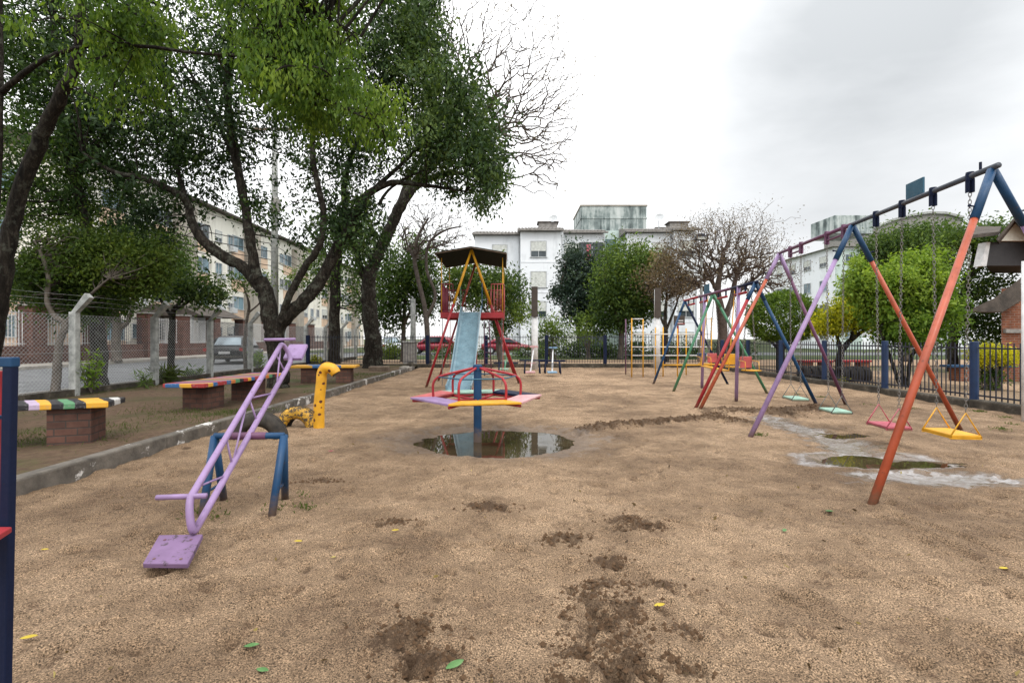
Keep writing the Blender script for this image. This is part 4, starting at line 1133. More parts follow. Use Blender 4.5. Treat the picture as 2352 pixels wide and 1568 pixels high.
# ------------------------------------------------------------------ climbing frame
def climber():
    Y0, Y1 = 17.1, 18.0
    t = thing('climbing_frame', 'yellow climbing frame of thin pipes between the swings and back fence', 'climbing frame', (5.6, 17.5, 0))
    xs = [P(p, 0, Y0).x for p in (1451, 1477, 1523, 1556, 1597, 1634)]; tops = [2.06, 2.03, 1.75, 1.70, 1.72, 2.08]
    for i, x in enumerate(xs):
        for y_ in ((Y0, Y1) if i in (0, 2, 5) else ((Y0,) if i != 4 else (Y1,))):
            MB().tube([(x, y_, -.05), (x, y_, tops[i])], 0.022, 8).build('upright', M['yellow'] if not (i == 0 and y_ == Y1) else M['plum'], t, smooth=True)
    mb = MB()
    for z_ in (1.5, 1.05, 0.75): mb.tube([(xs[0], Y0, z_), (xs[-1], Y0, z_)], 0.018, 8)
    mb.tube([(xs[0], Y0, 2.03), (xs[1], Y0, 2.03)], 0.018, 8).tube([(xs[0], Y1, 1.5), (xs[-1], Y1, 1.5)], 0.018, 8).tube([(xs[4]+.1, Y0, 2.05), (xs[5]+.1, Y0, 2.05)], 0.018, 8)
    mb.build('cross_bar', M['white'], t, smooth=True)
    mb = MB()
    for x in (xs[0], xs[2], xs[5]):
        for z_ in (1.5, 1.05, .75): mb.tube([(x, Y0, z_), (x, Y1, z_)], 0.016, 6)
    mb.build('side_bar', M['blackpaint'], t, smooth=True)
    MB().tube([(xs[2], Y0-0.02, .42), (xs[-1], Y0-0.02, .42)], 0.022, 8).build('low_bar', M['yellow'], t, smooth=True)
climber()

# ------------------------------------------------------------------ white posts with dark tops, hoop, lamp
def tall_post(px, basepy, toppy, darkpy, label):
    b = G(px, basepy); Y = b.y
    t = thing('tall_post', label, 'post', b, 'white posts with dark tops')
    zt = H-(toppy-HY)*Y/F; zd = H-(darkpy-HY)*Y/F
    MB().lathe(b, [(0.15, -0.1), (0.14, zd)], 14).build('shaft', M['white'], t, smooth=True)
    MB().box((b.x-0.01, b.y-0.16, (zt+zd)/2), (0.27, 0.05, zt-zd)).build('dark_board', M['brown'], t)
    MB().lathe((b.x, b.y, zd), [(0.13, 0), (0.12, zt-zd-0.05)], 12).build('post_top', M['white'], t, smooth=True)
tall_post(1228, 848, 659, 728, 'tall white post with a dark board on top, right of the slide')
tall_post(1509, 846, 662, 730, 'tall white post with a dark board on top, behind the yellow climbing frame')
b = G(1559, 838); b.y = 24.5; b.x = P(1559, 0, 24.5).x
t = thing('hoop_stand', 'small dark backboard on a red post behind the climbing frame', 'hoop', (b.x, b.y, 0.06))
MB().tube([(b.x-.05, b.y, 0), (b.x-.05, b.y, 2.0)], 0.05, 8).build('post', M['red'], t)
MB().box((b.x, b.y-.07, 2.25), (.55, .05, .48)).build('backboard', M['brown'], t, bevel=.01)
MB().box((b.x+.02, b.y-.1, 2.24), (.34, .012, .05)).box((b.x+.02, b.y-.1, 2.12), (.3, .012, .04)).build('target_mark', M['white'], t)
MB().tube([(b.x+.2*math.cos(a), b.y-.3+.2*math.sin(a), 2.08) for a in [i*math.pi/6 for i in range(12)]], .012, 5, closed=True).build('ring', M['coral'], t)

lp = P(1611, 0, 27.0); 
t = thing('street_lamp', 'thin pale light pole with a dark lamp head before the brown tree', 'street lamp', (lp.x, 27.0, 0.06))
MB().lathe((lp.x, 27, 0), [(0.09, 0), (0.085, 2), (0.06, 6.8)], 10).build('pole', M['post'], t, smooth=True)
lz = P(0, 548, 27).z
l = MB().box((lp.x-.08, 26.85, lz), (.62, .34, .24)); l.box((lp.x-.08, 26.85, lz+.18), (.4, .22, .12)); l.box((lp.x+.35, 26.9, lz+.2), (.3, .06, .06))
lo_ = l.build('lamp_head', M['blackpaint'], t, bevel=.03)
lens = MB().box((lp.x-.08, 26.67, lz-.04), (.5, .02, .13)).build('lens', M['shutter'], None); lens.parent = lo_; lens.data.transform(Matrix.Translation(-Vector((lp.x, 27.0, 0.06))))

# ------------------------------------------------------------------ benches on the bed
def stripe_mat(name, cols, width, axis=0, phase=0.0):
    m, nt, b = newmat(name)
    tc = nt.nodes.new('ShaderNodeTexCoord'); sp = nt.nodes.new('ShaderNodeSeparateXYZ'); nt.links.new(tc.outputs['Object'], sp.inputs[0])
    n = noise(nt, 3.0, 3)
    u = math_(nt, 'ADD', sp.outputs[0], math_(nt, 'MULTIPLY', sp.outputs[1], 0.55))
    u = math_(nt, 'ADD', u, math_(nt, 'MULTIPLY', n.outputs['Fac'], width*0.6))
    u = math_(nt, 'FRACT', math_(nt, 'ADD', math_(nt, 'DIVIDE', u, width*len(cols)), 50.0+phase))
    st = []; k = len(cols)
    for i, c in enumerate(cols): st.append((i/k, c))
    r = ramp(nt, st, u); r.color_ramp.interpolation = 'CONSTANT'
    w = noise(nt, 26, 8, 0.75); ww = ramp(nt, [(0.56, 0.0), (0.64, 0.8)], w.outputs['Fac'])
    c = mixc(nt, ww.outputs['Color'], r.outputs['Color'], (0.30, 0.28, 0.26))
    nt.links.new(c, b.inputs['Base Color']); b.inputs['Roughness'].default_value = 0.6
    bump(nt, b, w.outputs['Fac'], 0.4, 0.004)
    return m
BK = (0.015, 0.014, 0.018); PL = (0.46, 0.36, 0.50); GR = (0.09, 0.25, 0.12); YL = (0.70, 0.36, 0.03); WH = (0.55, 0.54, 0.52); RD = (0.35, 0.03, 0.03); BL = (0.03, 0.12, 0.30); OR = (0.55, 0.16, 0.03)
M['bench1'] = stripe_mat('bench_paint_lilac_yellow_green', [YL, BK, PL, PL, BK, PL, YL, BK, GR, BK, YL, YL, BK, WH, BK, GR], 0.105, phase=0.12)
M['bench2'] = stripe_mat('bench_paint_red_blue_orange', [RD, RD, BL, OR, GR, BK, RD, YL, BL], 0.13)
M['bench3'] = stripe_mat('bench_paint_blue_yellow', [BL, BL, BL, YL, YL, YL], 0.26, phase=0.24)
M['pier'] = M['brickw']
def bench(cx, cy, ang, L, Wd, ztop, piers, key, label, zb=BEDZ, tilt=0.0, pw=(0.40, 0.42), brick='brick'):
    """ang: direction of the long axis; piers: offsets along it"""
    t = thing('slab_bench', label, 'bench', (cx, cy, zb), 'painted slab benches on the soil bed'); t.rotation_euler = (0, 0, ang)
    s = MB().box((0, 0, ztop-zb-0.035), (L, Wd, 0.07)); s.build('slab', M[key], t, bevel=0.012, world=False)
    for u in piers:
        h = ztop-zb-0.07+0.06
        MB().box((u, 0, h/2-0.06), (pw[0], pw[1], h)).build('brick_pier', M['pierbrick'], t, bevel=0.008, world=False)
bench(-5.98, 5.62, R(20), 2.35, 0.52, 0.60, (0.78, -0.62), 'bench1', 'bench with a lilac, yellow and green painted slab on brick piers, nearest one', pw=(0.42, 0.40), brick='pier')
bench(-5.50, 9.60, R(88), 2.75, 0.72, 0.585, (-0.85, 0.55), 'bench2', 'bench with a red, blue and orange patchwork slab, beside the seesaw beam', pw=(0.46, 0.46))
bench(-5.25, 13.75, R(6), 1.75, 0.55, 0.60, (-0.42, 0.52), 'bench3', 'bench with a blue and yellow slab, farthest of the painted benches', pw=(0.40, 0.40))

# ------------------------------------------------------------------ tyres and the spotted pipe
def spotted():
    m, nt, b = newmat('yellow_paint_with_brown_spots')
    vo = nd(nt, 'ShaderNodeTexVoronoi', Scale=9.5, Randomness=0.75); tc = nt.nodes.new('ShaderNodeTexCoord'); nt.links.new(tc.outputs['Object'], vo.inputs['Vector'])
    n = noise(nt, 20, 4)
    d = math_(nt, 'ADD', vo.outputs['Distance'], math_(nt, 'MULTIPLY', n.outputs['Fac'], 0.22))
    r = ramp(nt, [(0.335, 1.0), (0.36, 0.0)], d)
    v = ramp(nt, [(0.3, 0.75), (0.7, 1.1)], noise(nt, 6, 4).outputs['Fac'])
    c = mixc(nt, 1.0, YEL, v.outputs['Color'], 'MULTIPLY')
    c = mixc(nt, r.outputs['Color'], c, (0.09, 0.02, 0.012))
    nt.links.new(c, b.inputs['Base Color']); b.inputs['Roughness'].default_value = 0.45
    return m
M['spots'] = spotted()
f = G(733, 986)
t = thing('giraffe_post', 'yellow giraffe like pipe with brown spots and a bent head', 'play figure', f)
top = P(738, 868, f.y)
pp, rr = smooth_path([f-Vector((0, 0, .08)), f+Vector((0, 0, .35)), Vector((top.x, f.y, 0.70)), Vector((top.x+.01, f.y, 0.83)), Vector((top.x+.07, f.y-.01, 0.915)), Vector((top.x+.17, f.y-.02, 0.90)), Vector((top.x+.225, f.y-.02, 0.83))], [.080, .078, .076, .076, .080, .080, .074], 6)
MB().tube(pp, rr, 18).build('neck_pipe', M['spots'], t, smooth=True)
e = Vector((top.x+.228, f.y-.02, 0.826)); dd = Vector((.055, 0, -.07)).normalized()
MB().tube([e-dd*.01, e+dd*.004], .058, 16).build('pipe_mouth', M['brown'], t)

def tyre(c, rot, R0, r, mats, label, key2=None, name='half_buried_tyre', sink=0.0):
    t = thing(name, label, 'tyre', (c.x, c.y, 0), 'tyres set upright in the sand')
    mb = MB(); n = 36; prof = []
    w = r
    sec = [(R0, -w*.75), (R0+.015, -w*.4), (R0+.02, 0), (R0+.015, w*.4), (R0, w*.75), (R0-.05, w), (R0-.11, w*.95), (R0-.17, w*.72), (R0-.165, w*.6), (R0-.06, w*.6), (R0-.045, 0), (R0-.06, -w*.6), (R0-.165, -w*.6), (R0-.17, -w*.72), (R0-.11, -w*.95), (R0-.05, -w)]
    k = len(sec); cr, sr = math.cos(rot), math.sin(rot)
    for i in range(n+1):
        a = -0.35+(math.pi+0.7)*i/n
        for rad, ww in sec:
            x = rad*math.cos(a); z = rad*math.sin(a)-sink
            mb.v.append(Vector((c.x+x*cr-ww*sr, c.y+x*sr+ww*cr, z)))
    for i in range(n):
        for j in range(k):
            j2 = (j+1) % k
            mb.cur = 0 if j in (15, 14, 13, 4, 5, 6, 0, 1, 2, 3) and j not in (7, 8, 9, 10, 11, 12) else 1
            mb.face((i*k+j, i*k+j2, (i+1)*k+j2, (i+1)*k+j))
    mb.build('tread', mats, t, smooth=True)
    gv = MB()
    for ww in (-w*.35, 0, w*.35):
        pts = [Vector((c.x+(R0+.018)*math.cos(a)*cr-ww*sr, c.y+(R0+.018)*math.cos(a)*sr+ww*cr, (R0+.018)*math.sin(a)-sink)) for a in [math.pi*i/30 for i in range(31)]]
        gv.tube(pts, .006, 4)
    gv.build('tread_rib', M['rubber'], t)
M['yeltyre'] = paint('yellow_painted_tyre', (0.60, 0.33, 0.03), 0.6, 0.485, (0.06, 0.045, 0.03))
tyre(Vector((G(678, 985).x-.03, 7.45, 0)), R(-8), 0.33, 0.095, [M['yeltyre'], M['rubber']], 'yellow painted tyre half buried beside the spotted pipe', sink=0.03)
tyre(Vector((G(595, 1005).x, 6.6, 0)), R(10), 0.36, 0.10, [M['rubber'], M['rubber']], 'black tyre half buried behind the seesaw stand', sink=0.02)

# ------------------------------------------------------------------ blue frame at the left edge
t = thing('blue_frame', 'dark blue metal frame with red slats cut off by the left edge', 'play frame', (-1.85, 1.75, 0))
Yp = 1.72; ft = P(0, 822, Yp).z
a0, a1 = P(4, 822, Yp), P(26, 822, Yp); b0, b1 = P(-11, 1568, Yp), P(11, 1568, Yp)
def ext(p, q, z): return p+(q-p)*((z-p.z)/(q.z-p.z))
q = [ext(a0, b0, -.05), ext(a1, b1, -.05), a1-Vector((0, 0, .03)), a0-Vector((0, 0, .03))]
MB().prism([q[0], q[3], q[2], q[1]], (0, .028, 0)).build('post', M['navy'], t, bevel=.004)
MB().box((a1.x-.498, Yp+.014, ft-.015), (1.0, .034, .035)).build('top_rail', M['blue'], t, bevel=.004)
MB().box((a1.x-.53, Yp+.02, P(0, 960, Yp).z), (.96, .02, .012)).build('mid_rail', M['blue'], t)
MB().box((a1.x-.98, Yp+.02, ft/2-.03), (.04, .045, ft-.02)).build('post', M['navy'], t, bevel=.004)
s = MB(); e0 = P(28, 1222, 1.69); e1 = P(-14, 1250, 1.56)
s.prism([Vector((e1.x-.8, 1.5, e1.z)), e1, e0, Vector((e1.x-.8, 1.69, e0.z))], (0, 0, .02)); s.build('seat_plank', M['red'], t, bevel=.004)
for i in range(3): MB().box((a0.x-.105-.22*i, 1.80, .98), (.05, .02, .5)).build('slat', M['red'] if i % 2 == 0 else M['orange'], t, bevel=.003)

# small stones and slabs near the third tree
def rock(c, sx, sy, sz, seed, name, label, mat, grp=None):
    g = random.Random(seed); mb = MB(); n = 10
    rings = [(0.0, -0.3), (0.8, -0.3), (1.0, 0.2), (0.85, 0.7), (0.5, 0.95), (0.0, 1.0)]
    for r, z in rings[1:-1]:
        for i in range(n):
            a = 2*math.pi*i/n; q = r*g.uniform(0.85, 1.12)
            mb.v.append(Vector((c[0]+math.cos(a)*q*sx, c[1]+math.sin(a)*q*sy, c[2]+z*sz*g.uniform(.92, 1.06))))
    for k in range(3):
        for i in range(n):
            j = (i+1) % n; mb.face((k*n+i, k*n+j, (k+1)*n+j, (k+1)*n+i))
    mb.face([3*n+i for i in range(n)]); mb.face(list(range(n))[::-1])
    o = mb.build(name, mat, None, bevel=0.015); tag(o, label, 'rock', grp)
rock(G(931, 852), .28, .25, .22, 3, 'rock', 'pale rounded rock at the end of the kerb', M['stone'])
rock(G(943, 846), .22, .2, .3, 4, 'rock', 'darker upright stone behind the pale rock', M['footing'])
rock(G(905, 858), .2, .16, .1, 5, 'rock', 'low flat stone left of the pale rock', M['stone'])
o = MB().box(G(871, 857)+Vector((0, 0, .14)), (.75, .4, .26), .1).build('concrete_block', M['plank'], None, bevel=.02); tag(o, 'low brownish concrete block lying before the leaning tree', 'block')
bx = G(942, 838)
t = thing('meter_pillar', 'grey concrete pillar with a slab cap against the back fence', 'pillar', bx)
MB().box((bx.x, bx.y, .55), (.62, .45, 1.2)).build('pillar_body', M['concrete'], t, bevel=.02)
MB().box((bx.x, bx.y, 1.18), (.74, .56, .07)).build('cap', M['post'], t, bevel=.015)
o = MB().lathe((bx.x+.05, bx.y+.5, 0), [(0.15, 0), (0.13, 3.4)], 10).build('concrete_pole', M['post'], None, smooth=True); tag(o, 'pale concrete pole rising behind the grey pillar', 'pole')
# ------------------------------------------------------------------ chain-link fence along the bed
FX = -9.6
fy = [3.5, 5.9, 8.3, 10.7, 13.1, 15.5, 17.9, 20.3, 22.7, 25.1, 27.5, 29.9]
t = thing('chain_link_fence', 'chain link fence on bent concrete posts along the street', 'fence', (FX, 16, BEDZ))
for y in fy:
    post = MB()
    zb, z1 = -0.1, 1.93
    post.prism([Vector((FX-.075, y-.065, zb)), Vector((FX+.075, y-.065, zb)), Vector((FX+.075, y+.065, zb)), Vector((FX-.075, y+.065, zb))], (0, 0, z1-zb))
    post.prism([Vector((FX-.078, y-.066, z1-.08)), Vector((FX+.072, y-.066, z1-.02)), Vector((FX+.38, y-.06, z1+.31)), Vector((FX+.27, y-.06, z1+.41))], (0, .13, 0))
    post.build('post', M['post'], t, bevel=.008)
base = MB()
for a, b in zip(fy[:-1], fy[1:]):
    m = MB(); z0, z1 = BEDZ+.10, 1.86; hh = z1-z0; w = b-a-.14; cell = .085
    n = int((w+hh)/cell)+1
    for s in (1, -1):
        for i in range(n+1):
            u0 = i*cell-hh
            # line from (u0,z0) to (u0+hh,z1), clipped to 0..w
            ua, ub = max(0, u0), min(w, u0+hh)
            if ub-ua < .02: continue
            za, zb_ = z0+(ua-u0), z0+(ub-u0)
            if s < 0: ya, yb = b-.07-ua, b-.07-ub
            else: ya, yb = a+.07+ua, a+.07+ub
            m.tube([(FX+.003*s, ya, za), (FX+.003*s, yb, zb_)], .0028, 3, cap=False)
    for z_ in (z0, (z0+z1)/2, z1): m.tube([(FX, a+.07, z_), (FX, b-.07, z_)], .0035, 4)
    m.build('mesh_panel', M['wire'], t)
    for k in range(3):
        q = (.10+.1*k); m2 = MB().tube([(FX+q, a, 1.97+q), (FX+q, (a+b)/2, 1.955+q), (FX+q, b, 1.97+q)], .003, 3)
        m2.build('barbed_wire', M['wire'], t)
    base.box((FX, (a+b)/2, BEDZ+.03), (.14, w-.0, .16))
base.build('footing', M['footing'], t)

# ------------------------------------------------------------------ picket fences with stone footing
def picket_panel(a, b, z0, z1, pitch=.105):
    a = Vector(a); b = Vector(b); m = MB(); L = (b-a).length; n = int(L/pitch); d = (b-a)/L; ang = math.atan2(d.y, d.x)
    for i in range(1, n):
        p = a+d*(L*i/n); m.box((p.x, p.y, (z0+z1)/2), (.016, .016, z1-z0), ang)
    for z_ in (z0+.07, z1-.10):
        c = (a+b)/2; m.box((c.x, c.y, z_), (L, .03, .03), ang)
    return m
# right side fence
M['bluepost'] = paint('deep_blue_post_paint', (0.005, 0.026, 0.085), 0.42, 0.68)
t = thing('picket_fence', 'dark blue picket fence with thick blue posts along the right side', 'fence', (RX, 14, 0))
ys = [2.6, 4.95, 7.3, 9.6, 11.9, 14.2, 16.5, 18.8, 21.1, BY]
w = MB(); wy = 0
for a, b in zip(ys[:-1], ys[1:]): w.box((RX, (a+b)/2, .03), (.24, b-a-.004, .24+.02*math.sin(a*7)))
w.build('stone_footing', M['footing'], t, bevel=.03)
for y in ys[:-1]: MB().lathe((RX, y, 0), [(.072, .08), (.072, 1.28), (.066, 1.292)], 18).build('post', M['bluepost'], t)
for a, b in zip(ys[:-1], ys[1:]): picket_panel((RX, a+.1, 0), (RX, b-.1, 0), .17, 1.26).build('picket_panel', M['blackpaint'], t)
# back fence
t = thing('picket_fence', 'dark metal picket fence across the back of the playground', 'fence', (0, BY, 0))
xs = [-9.5, -6.75, -3.93, -1.2, 1.6, 4.33, 7.05, RX]
w = MB()
for a, b in zip(xs[:-1], xs[1:]): w.box(((a+b)/2, BY+.02, .04), (b-a-.004-(0.24 if b == RX else 0), .26, .26+.02*math.sin(a*5)))
w.build('stone_footing', M['footing'], t, bevel=.03)
for x in xs[:-1]: MB().box((x, BY, .80), (.15, .15, 1.40)).build('post', M['navy'], t, bevel=.012)
for a, b in zip(xs[:-1], xs[1:]): picket_panel((a+.08, BY, 0), (b-.08-(.1 if b == RX else 0), BY, 0), .2, 1.5, .12).build('picket_panel', M['blackpaint'], t)
# white post at right edge
c = Vector((9.05, 8.58, 0))
o = MB().lathe((P(2349, 0, 7.9).x+.01, 7.9, 0), [(0.026, 0), (0.024, 2.6)], 12).build('white_pole', M['white'], None, smooth=True); tag(o, 'white pole at the right edge before the blue fence', 'pole')

# ------------------------------------------------------------------ brick wall across the street
WX = -23.6
t = thing('brick_wall', 'low brick wall with tall brick pillars and white railings across the street', 'wall', (WX, 35, .1))
py_ = [17.0, 20.5, 24.0, 27.6, 31.5, 34.8, 38.5, 42.5, 47, 52, 57, 63]
for i, y in enumerate(py_):
    MB().box((WX, y, 1.5), (.75, .75, 2.9)).build('pillar', M['brick'], t)
    MB().box((WX, y, 2.98), (.9, .9, .09)).build('pillar_cap', M['concrete'], t)
for i, (a, b) in enumerate(zip(py_[:-1], py_[1:])):
    MB().box((WX, (a+b)/2, .55), (.25, b-a-.76, .9)).build('low_wall', M['brick'], t)
    m = MB(); n = int((b-a)/.16)
    for k in range(1, n): m.box((WX, a+(b-a)*k/n, 1.85), (.025, .025, 1.7))
    for z_ in (1.1, 2.6): m.box((WX, (a+b)/2, z_), (.03, b-a-.78, .04))
    m.build('railing', M['white'] if i % 3 else M['blackpaint'], t)

# ------------------------------------------------------------------ buildings
def window(root, O, u, n, uc, zc, w, h, kind, frame='frame'):
    """window in a facade: O origin on wall plane, u along, n outward"""
    def bx(mb, du, dz, dn, su, sz, sn):
        m = Matrix(((u.x, n.x, 0, 0), (u.y, n.y, 0, 0), (0, 0, 1, 0), (0, 0, 0, 1)))
        c = O+u*(uc+du)+n*dn+Vector((0, 0, zc+dz)); mm = Matrix.Translation(c) @ m
        k = len(mb.v); mb.box((0, 0, 0), (su, sn, sz), mat=mm)
        for f in range(len(mb.f)-6, len(mb.f)):
            if u.cross(n).z < 0: mb.f[f] = mb.f[f][::-1]
    m = MB()
    for d in (-1, 1): bx(m, d*(w/2+.03), 0, .02, .06, h+.12, .10)
    bx(m, 0, h/2+.03, .02, w, .06, .10); bx(m, 0, -h/2-.03, .035, w+.25, .06, .17)
    bx(m, 0, -h*.1 if kind == 'half' else 0, .015, .05, h*(.8 if kind == 'half' else 1), .05)
    wo = m.build('window', M[frame], root)
    m = MB(); bx(m, 0, 0, -.02, w, h, .06)
    p = m.build('pane', M['glass'] if kind != 'blue' else M['glassblue'], None)
    sh = None
    if kind in ('half', 'shut'):
        m = MB(); f = .62 if kind == 'half' else 1.0; n_ = int(f*h/.09)
        for i in range(n_): bx(m, 0, h/2-(i+.5)*f*h/n_, .032, w-.01, f*h/n_-.012, .03)
        bx(m, 0, h/2-f*h/2, .02, w-.01, f*h, .03)
        sh = m.build('roller_shutter', M['shutter'], None)
    for q in (p, sh):
        if q is not None: q.data.transform(Matrix.Translation(-parent_origin(root))); q.parent = wo
    return wo
WG = random.Random(8)
def white_block():
    Y = 48.0; k = Y/F
    t = thing('apartment_block', 'white apartment block with stained water tank facing the playground', 'building', (5, 50, .06))
    def X_(px): return (px-CX)*k
    segs = [(1088, 1195.5, 49.4), (1195.5, 1293, 47.6), (1293, 1392, 48.6), (1443, 1545, 48.2), (1545, 1596, 47.4)]
    ez = 11.75
    for i, (a, b, yy) in enumerate(segs):
        xa, xb = X_(a), X_(b)
        MB().box(((xa+xb)/2, yy+6, ez/2), (xb-xa-.004, 12, ez)).build('wall', M['white_wall'], t)
        m = MB(); xr = (xa+xb)/2
        m.prism([Vector((xa-.25, yy-.55, ez+.02)), Vector((xb+.25*(i in (2, 4)), yy-.55, ez+.02)), Vector((xb+.25*(i in (2, 4)), yy-.55, ez+.16)), Vector((xa-.25, yy-.55, ez+.16))], (0, .3, 0))
        m.prism([Vector((xa-.25, yy-.55, ez+.16)), Vector((xa-.25, yy+6, ez+1.7)), Vector((xa-.25, yy+12.4, ez+.16))], (xb-xa+.24, 0, 0))
        rf = m.build('roof', M['tile'], t)
        nt_ = int((xb-xa)/.33); m = MB()
        for q in range(nt_+1):
            x = xa-.1+(xb-xa)*q/nt_; m.tube([(x, yy-.57, ez+.19), (x, yy+6, ez+1.73)], .075, 5)
        ro = m.build('tile_ridge', M['tile'], None); ro.data.transform(Matrix.Translation(-parent_origin(t))); ro.parent = rf
        for z_ in (2.95, 5.85, 8.8): MB().box(((xa+xb)/2, yy-.012, z_), (xb-xa-.05, .05, .07)).build('floor_band', M['white_wall'], t)
        m = MB().tube([(xb-.12, yy-.06, 0), (xb-.12, yy-.06, ez-.3)], .05, 6); m.build('downpipe', M['frame'], t)
        cols_ = {0: [.55], 1: [.42], 2: [.22, .70], 3: [.22, .72], 4: [.5]}[i]
        for ci, u in enumerate(cols_):
            for fl, z_ in enumerate((1.2, 4.2, 7.1, 10.05)):
                kind = ['half', 'half', 'shut', 'half', 'shut'][(fl*2+ci+i) % 5] if not (i == 1) else ['half', 'half', 'shut', 'half'][fl]
                wd = 1.45
                if i == 2 and ci == 1: kind, wd = 'open', 2.5
                window(t, Vector((xa, yy, 0)), Vector((1, 0, 0)), Vector((0, -1, 0)), (xb-xa)*u, z_, wd, 1.5 if wd < 2 else 1.7, kind)
    # curtains in the open top window
    xa, xb = X_(1293), X_(1392)
    MB().box((xa+(xb-xa)*.70-.35, 48.6-.03, 9.95), (.42, .03, 1.5)).build('curtain', M['rose'], t)
    MB().box((X_(1417.5), 57, 6.2), (X_(1443)-X_(1392)+.3, 12, 12.8)).build('stair_core', M['palegreen'], t)
    MB().box((X_(1412), 50.95, 9.0), (1.5, .06, 5.4)).build('stair_glazing', M['glassblue'], t)
    k2 = 51/F
    tx0, tx1 = (1335-CX)*k2, (1486.5-CX)*k2; tz0, tz1 = P(0, 533, 51).z, P(0, 468, 51).z
    MB().box(((tx0+tx1)/2, 54.2, (tz0+tz1)/2), (tx1-tx0, 6, tz1-tz0-.3)).build('water_tank', M['tank'], t, bevel=.04)
    MB().box(((tx0+tx1)/2, 54.2, tz1-.13), (tx1-tx0+.16, 6.16, .14)).build('tank_rim', M['corewall'], t)
    MB().box(((tx0+tx1)/2, 54.2, P(0, 500, 51).z), (tx1-tx0+.10, 6.1, .12)).build('tank_band', M['tank'], t)
    for px in (1258, 1556): MB().box((X_(px)*1.06, 51, 12.8), (1.9, 1.3, 1.0)).build('chimney', M['tile'], t); MB().box((X_(px)*1.06, 51, 13.36), (2.2, 1.5, .12)).build('chimney_cap', M['oldtile'], t)
    for px, py in ((1271, 504), (1514, 501)):
        c = P(px, py, 50.5); m = MB().tube([c+Vector((0, .1, -1.5)), c+Vector((0, .1, 0))], .04, 6)
        dir_ = Vector((-.35, -.8, .55)).normalized(); a = dir_.orthogonal().normalized(); b = dir_.cross(a); n0 = len(m.v); ring = 14
        for rr_, dd in ((.02, 0), (.28, .04), (.5, .14)):
            for j in range(ring):
                th = 2*math.pi*j/ring; m.v.append(c+dir_*dd+a*rr_*math.cos(th)+b*rr_*math.sin(th))
        for i in range(2):
            for j in range(ring):
                j2 = (j+1) % ring; m.face((n0+i*ring+j, n0+i*ring+j2, n0+(i+1)*ring+j2, n0+(i+1)*ring+j))
        m.build('satellite_dish', M['frame'], t)
white_block()

def left_block():
    X0 = -28.0; ez = 13.3
    t = thing('apartment_block', 'cream and peach apartment block across the street at left', 'building', (X0-6, 55, .1))
    y0, y1 = 30.0, 92.0
    MB().box((X0-6, (y0+y1)/2, ez/2), (12, y1-y0, ez)).build('wall', M['cream'], t)
    m = MB().box((X0-5.6, (y0+y1)/2, ez+.10), (12.6, y1-y0+.8, .2)); m.prism([Vector((X0+.7, y0-.4, ez+.2)), Vector((X0-5.6, y0-.4, ez+1.6)), Vector((X0-11.9, y0-.4, ez+.2))], (0, y1-y0+.8, 0))
    m.build('roof', M['oldtile'], t)
    u = Vector((0, 1, 0)); n = Vector((1, 0, 0)); O = Vector((X0, 0, 0))
    cores = [41.3, 52.0, 63, 75, 86]
    for c in cores: MB().box((X0+.25, c, ez/2-.3), (.9, 2.1, ez-.6)).build('stair_core', M['corewall'], t)
    bays = []
    for c in cores: bays += [(c-2.2, 'big'), (c+2.7, 'big'), (c+5.2, 'small'), (c+7.2, 'small')]
    bays += [(36.4, 'small'), (34.2, 'big'), (31.8, 'small')]
    for yb, kd in bays:
        if yb > y1-1: continue
        for fl in range(4):
            z_ = 1.9+fl*3.05
            if kd == 'big':
                window(t, O, u, n, yb, z_, 1.9, 1.25, WG.choice(['blue', 'open', 'half', 'blue']))
                MB().box((X0+.02, yb, z_-1.28), (.06, 2.2, 1.1)).build('spandrel', M['peach'], t)
            else:
                window(t, O, u, n, yb, z_, .9, 1.0, WG.choice(['open', 'half', 'blue']))
                if WG.random() < .3: MB().box((X0+.25, yb+.1, z_-.85), (.45, .75, .5)).build('air_conditioner', M['frame'], t, bevel=.03)
    # slanted front gable end
    for fl in range(4):
        for xx in (-31, -35): window(t, Vector((0, y0, 0)), Vector((1, 0, 0)), Vector((0, -1, 0)), xx, 2.0+fl*3.05, 1.6, 1.2, 'blue')
left_block()

t = thing('guard_house', 'small peach house with a flat grey roof behind the street wall', 'house', (-27.0, 26.5, .1))
MB().box((-27.0, 27.6, 2.1), (3.2, 3.6, 4.1)).build('wall', M['peach'], t)
MB().box((-27.0, 27.6, 4.28), (3.9, 4.3, .28)).build('roof', M['concrete'], t, bevel=.02)
window(t, Vector((-27.0, 25.8, 0)), Vector((1, 0, 0)), Vector((0, -1, 0)), 0.2, 2.0, 1.2, 1.1, 'blue')
t = thing('gatehouse', 'low gatehouse with a brown tiled canopy behind the street wall', 'gatehouse', (-25.6, 38.5, .1))
MB().box((-26.0, 39.6, 1.55), (2.6, 2.6, 2.9)).build('wall', M['white_wall'], t)
m = MB(); zc = 3.05
m.prism([Vector((-28.4, 36.4, zc)), Vector((-23.1, 36.4, zc)), Vector((-25.0, 36.4, zc+.85)), Vector((-27.0, 36.4, zc+.85))], (0, 5.6, 0)); m.build('roof', M['oldtile'], t)
for x, y in ((-28, 36.8), (-24.2, 36.8)): MB().box((x, y, 1.5), (.22, .22, 3.0)).build('post', M['frame'], t)

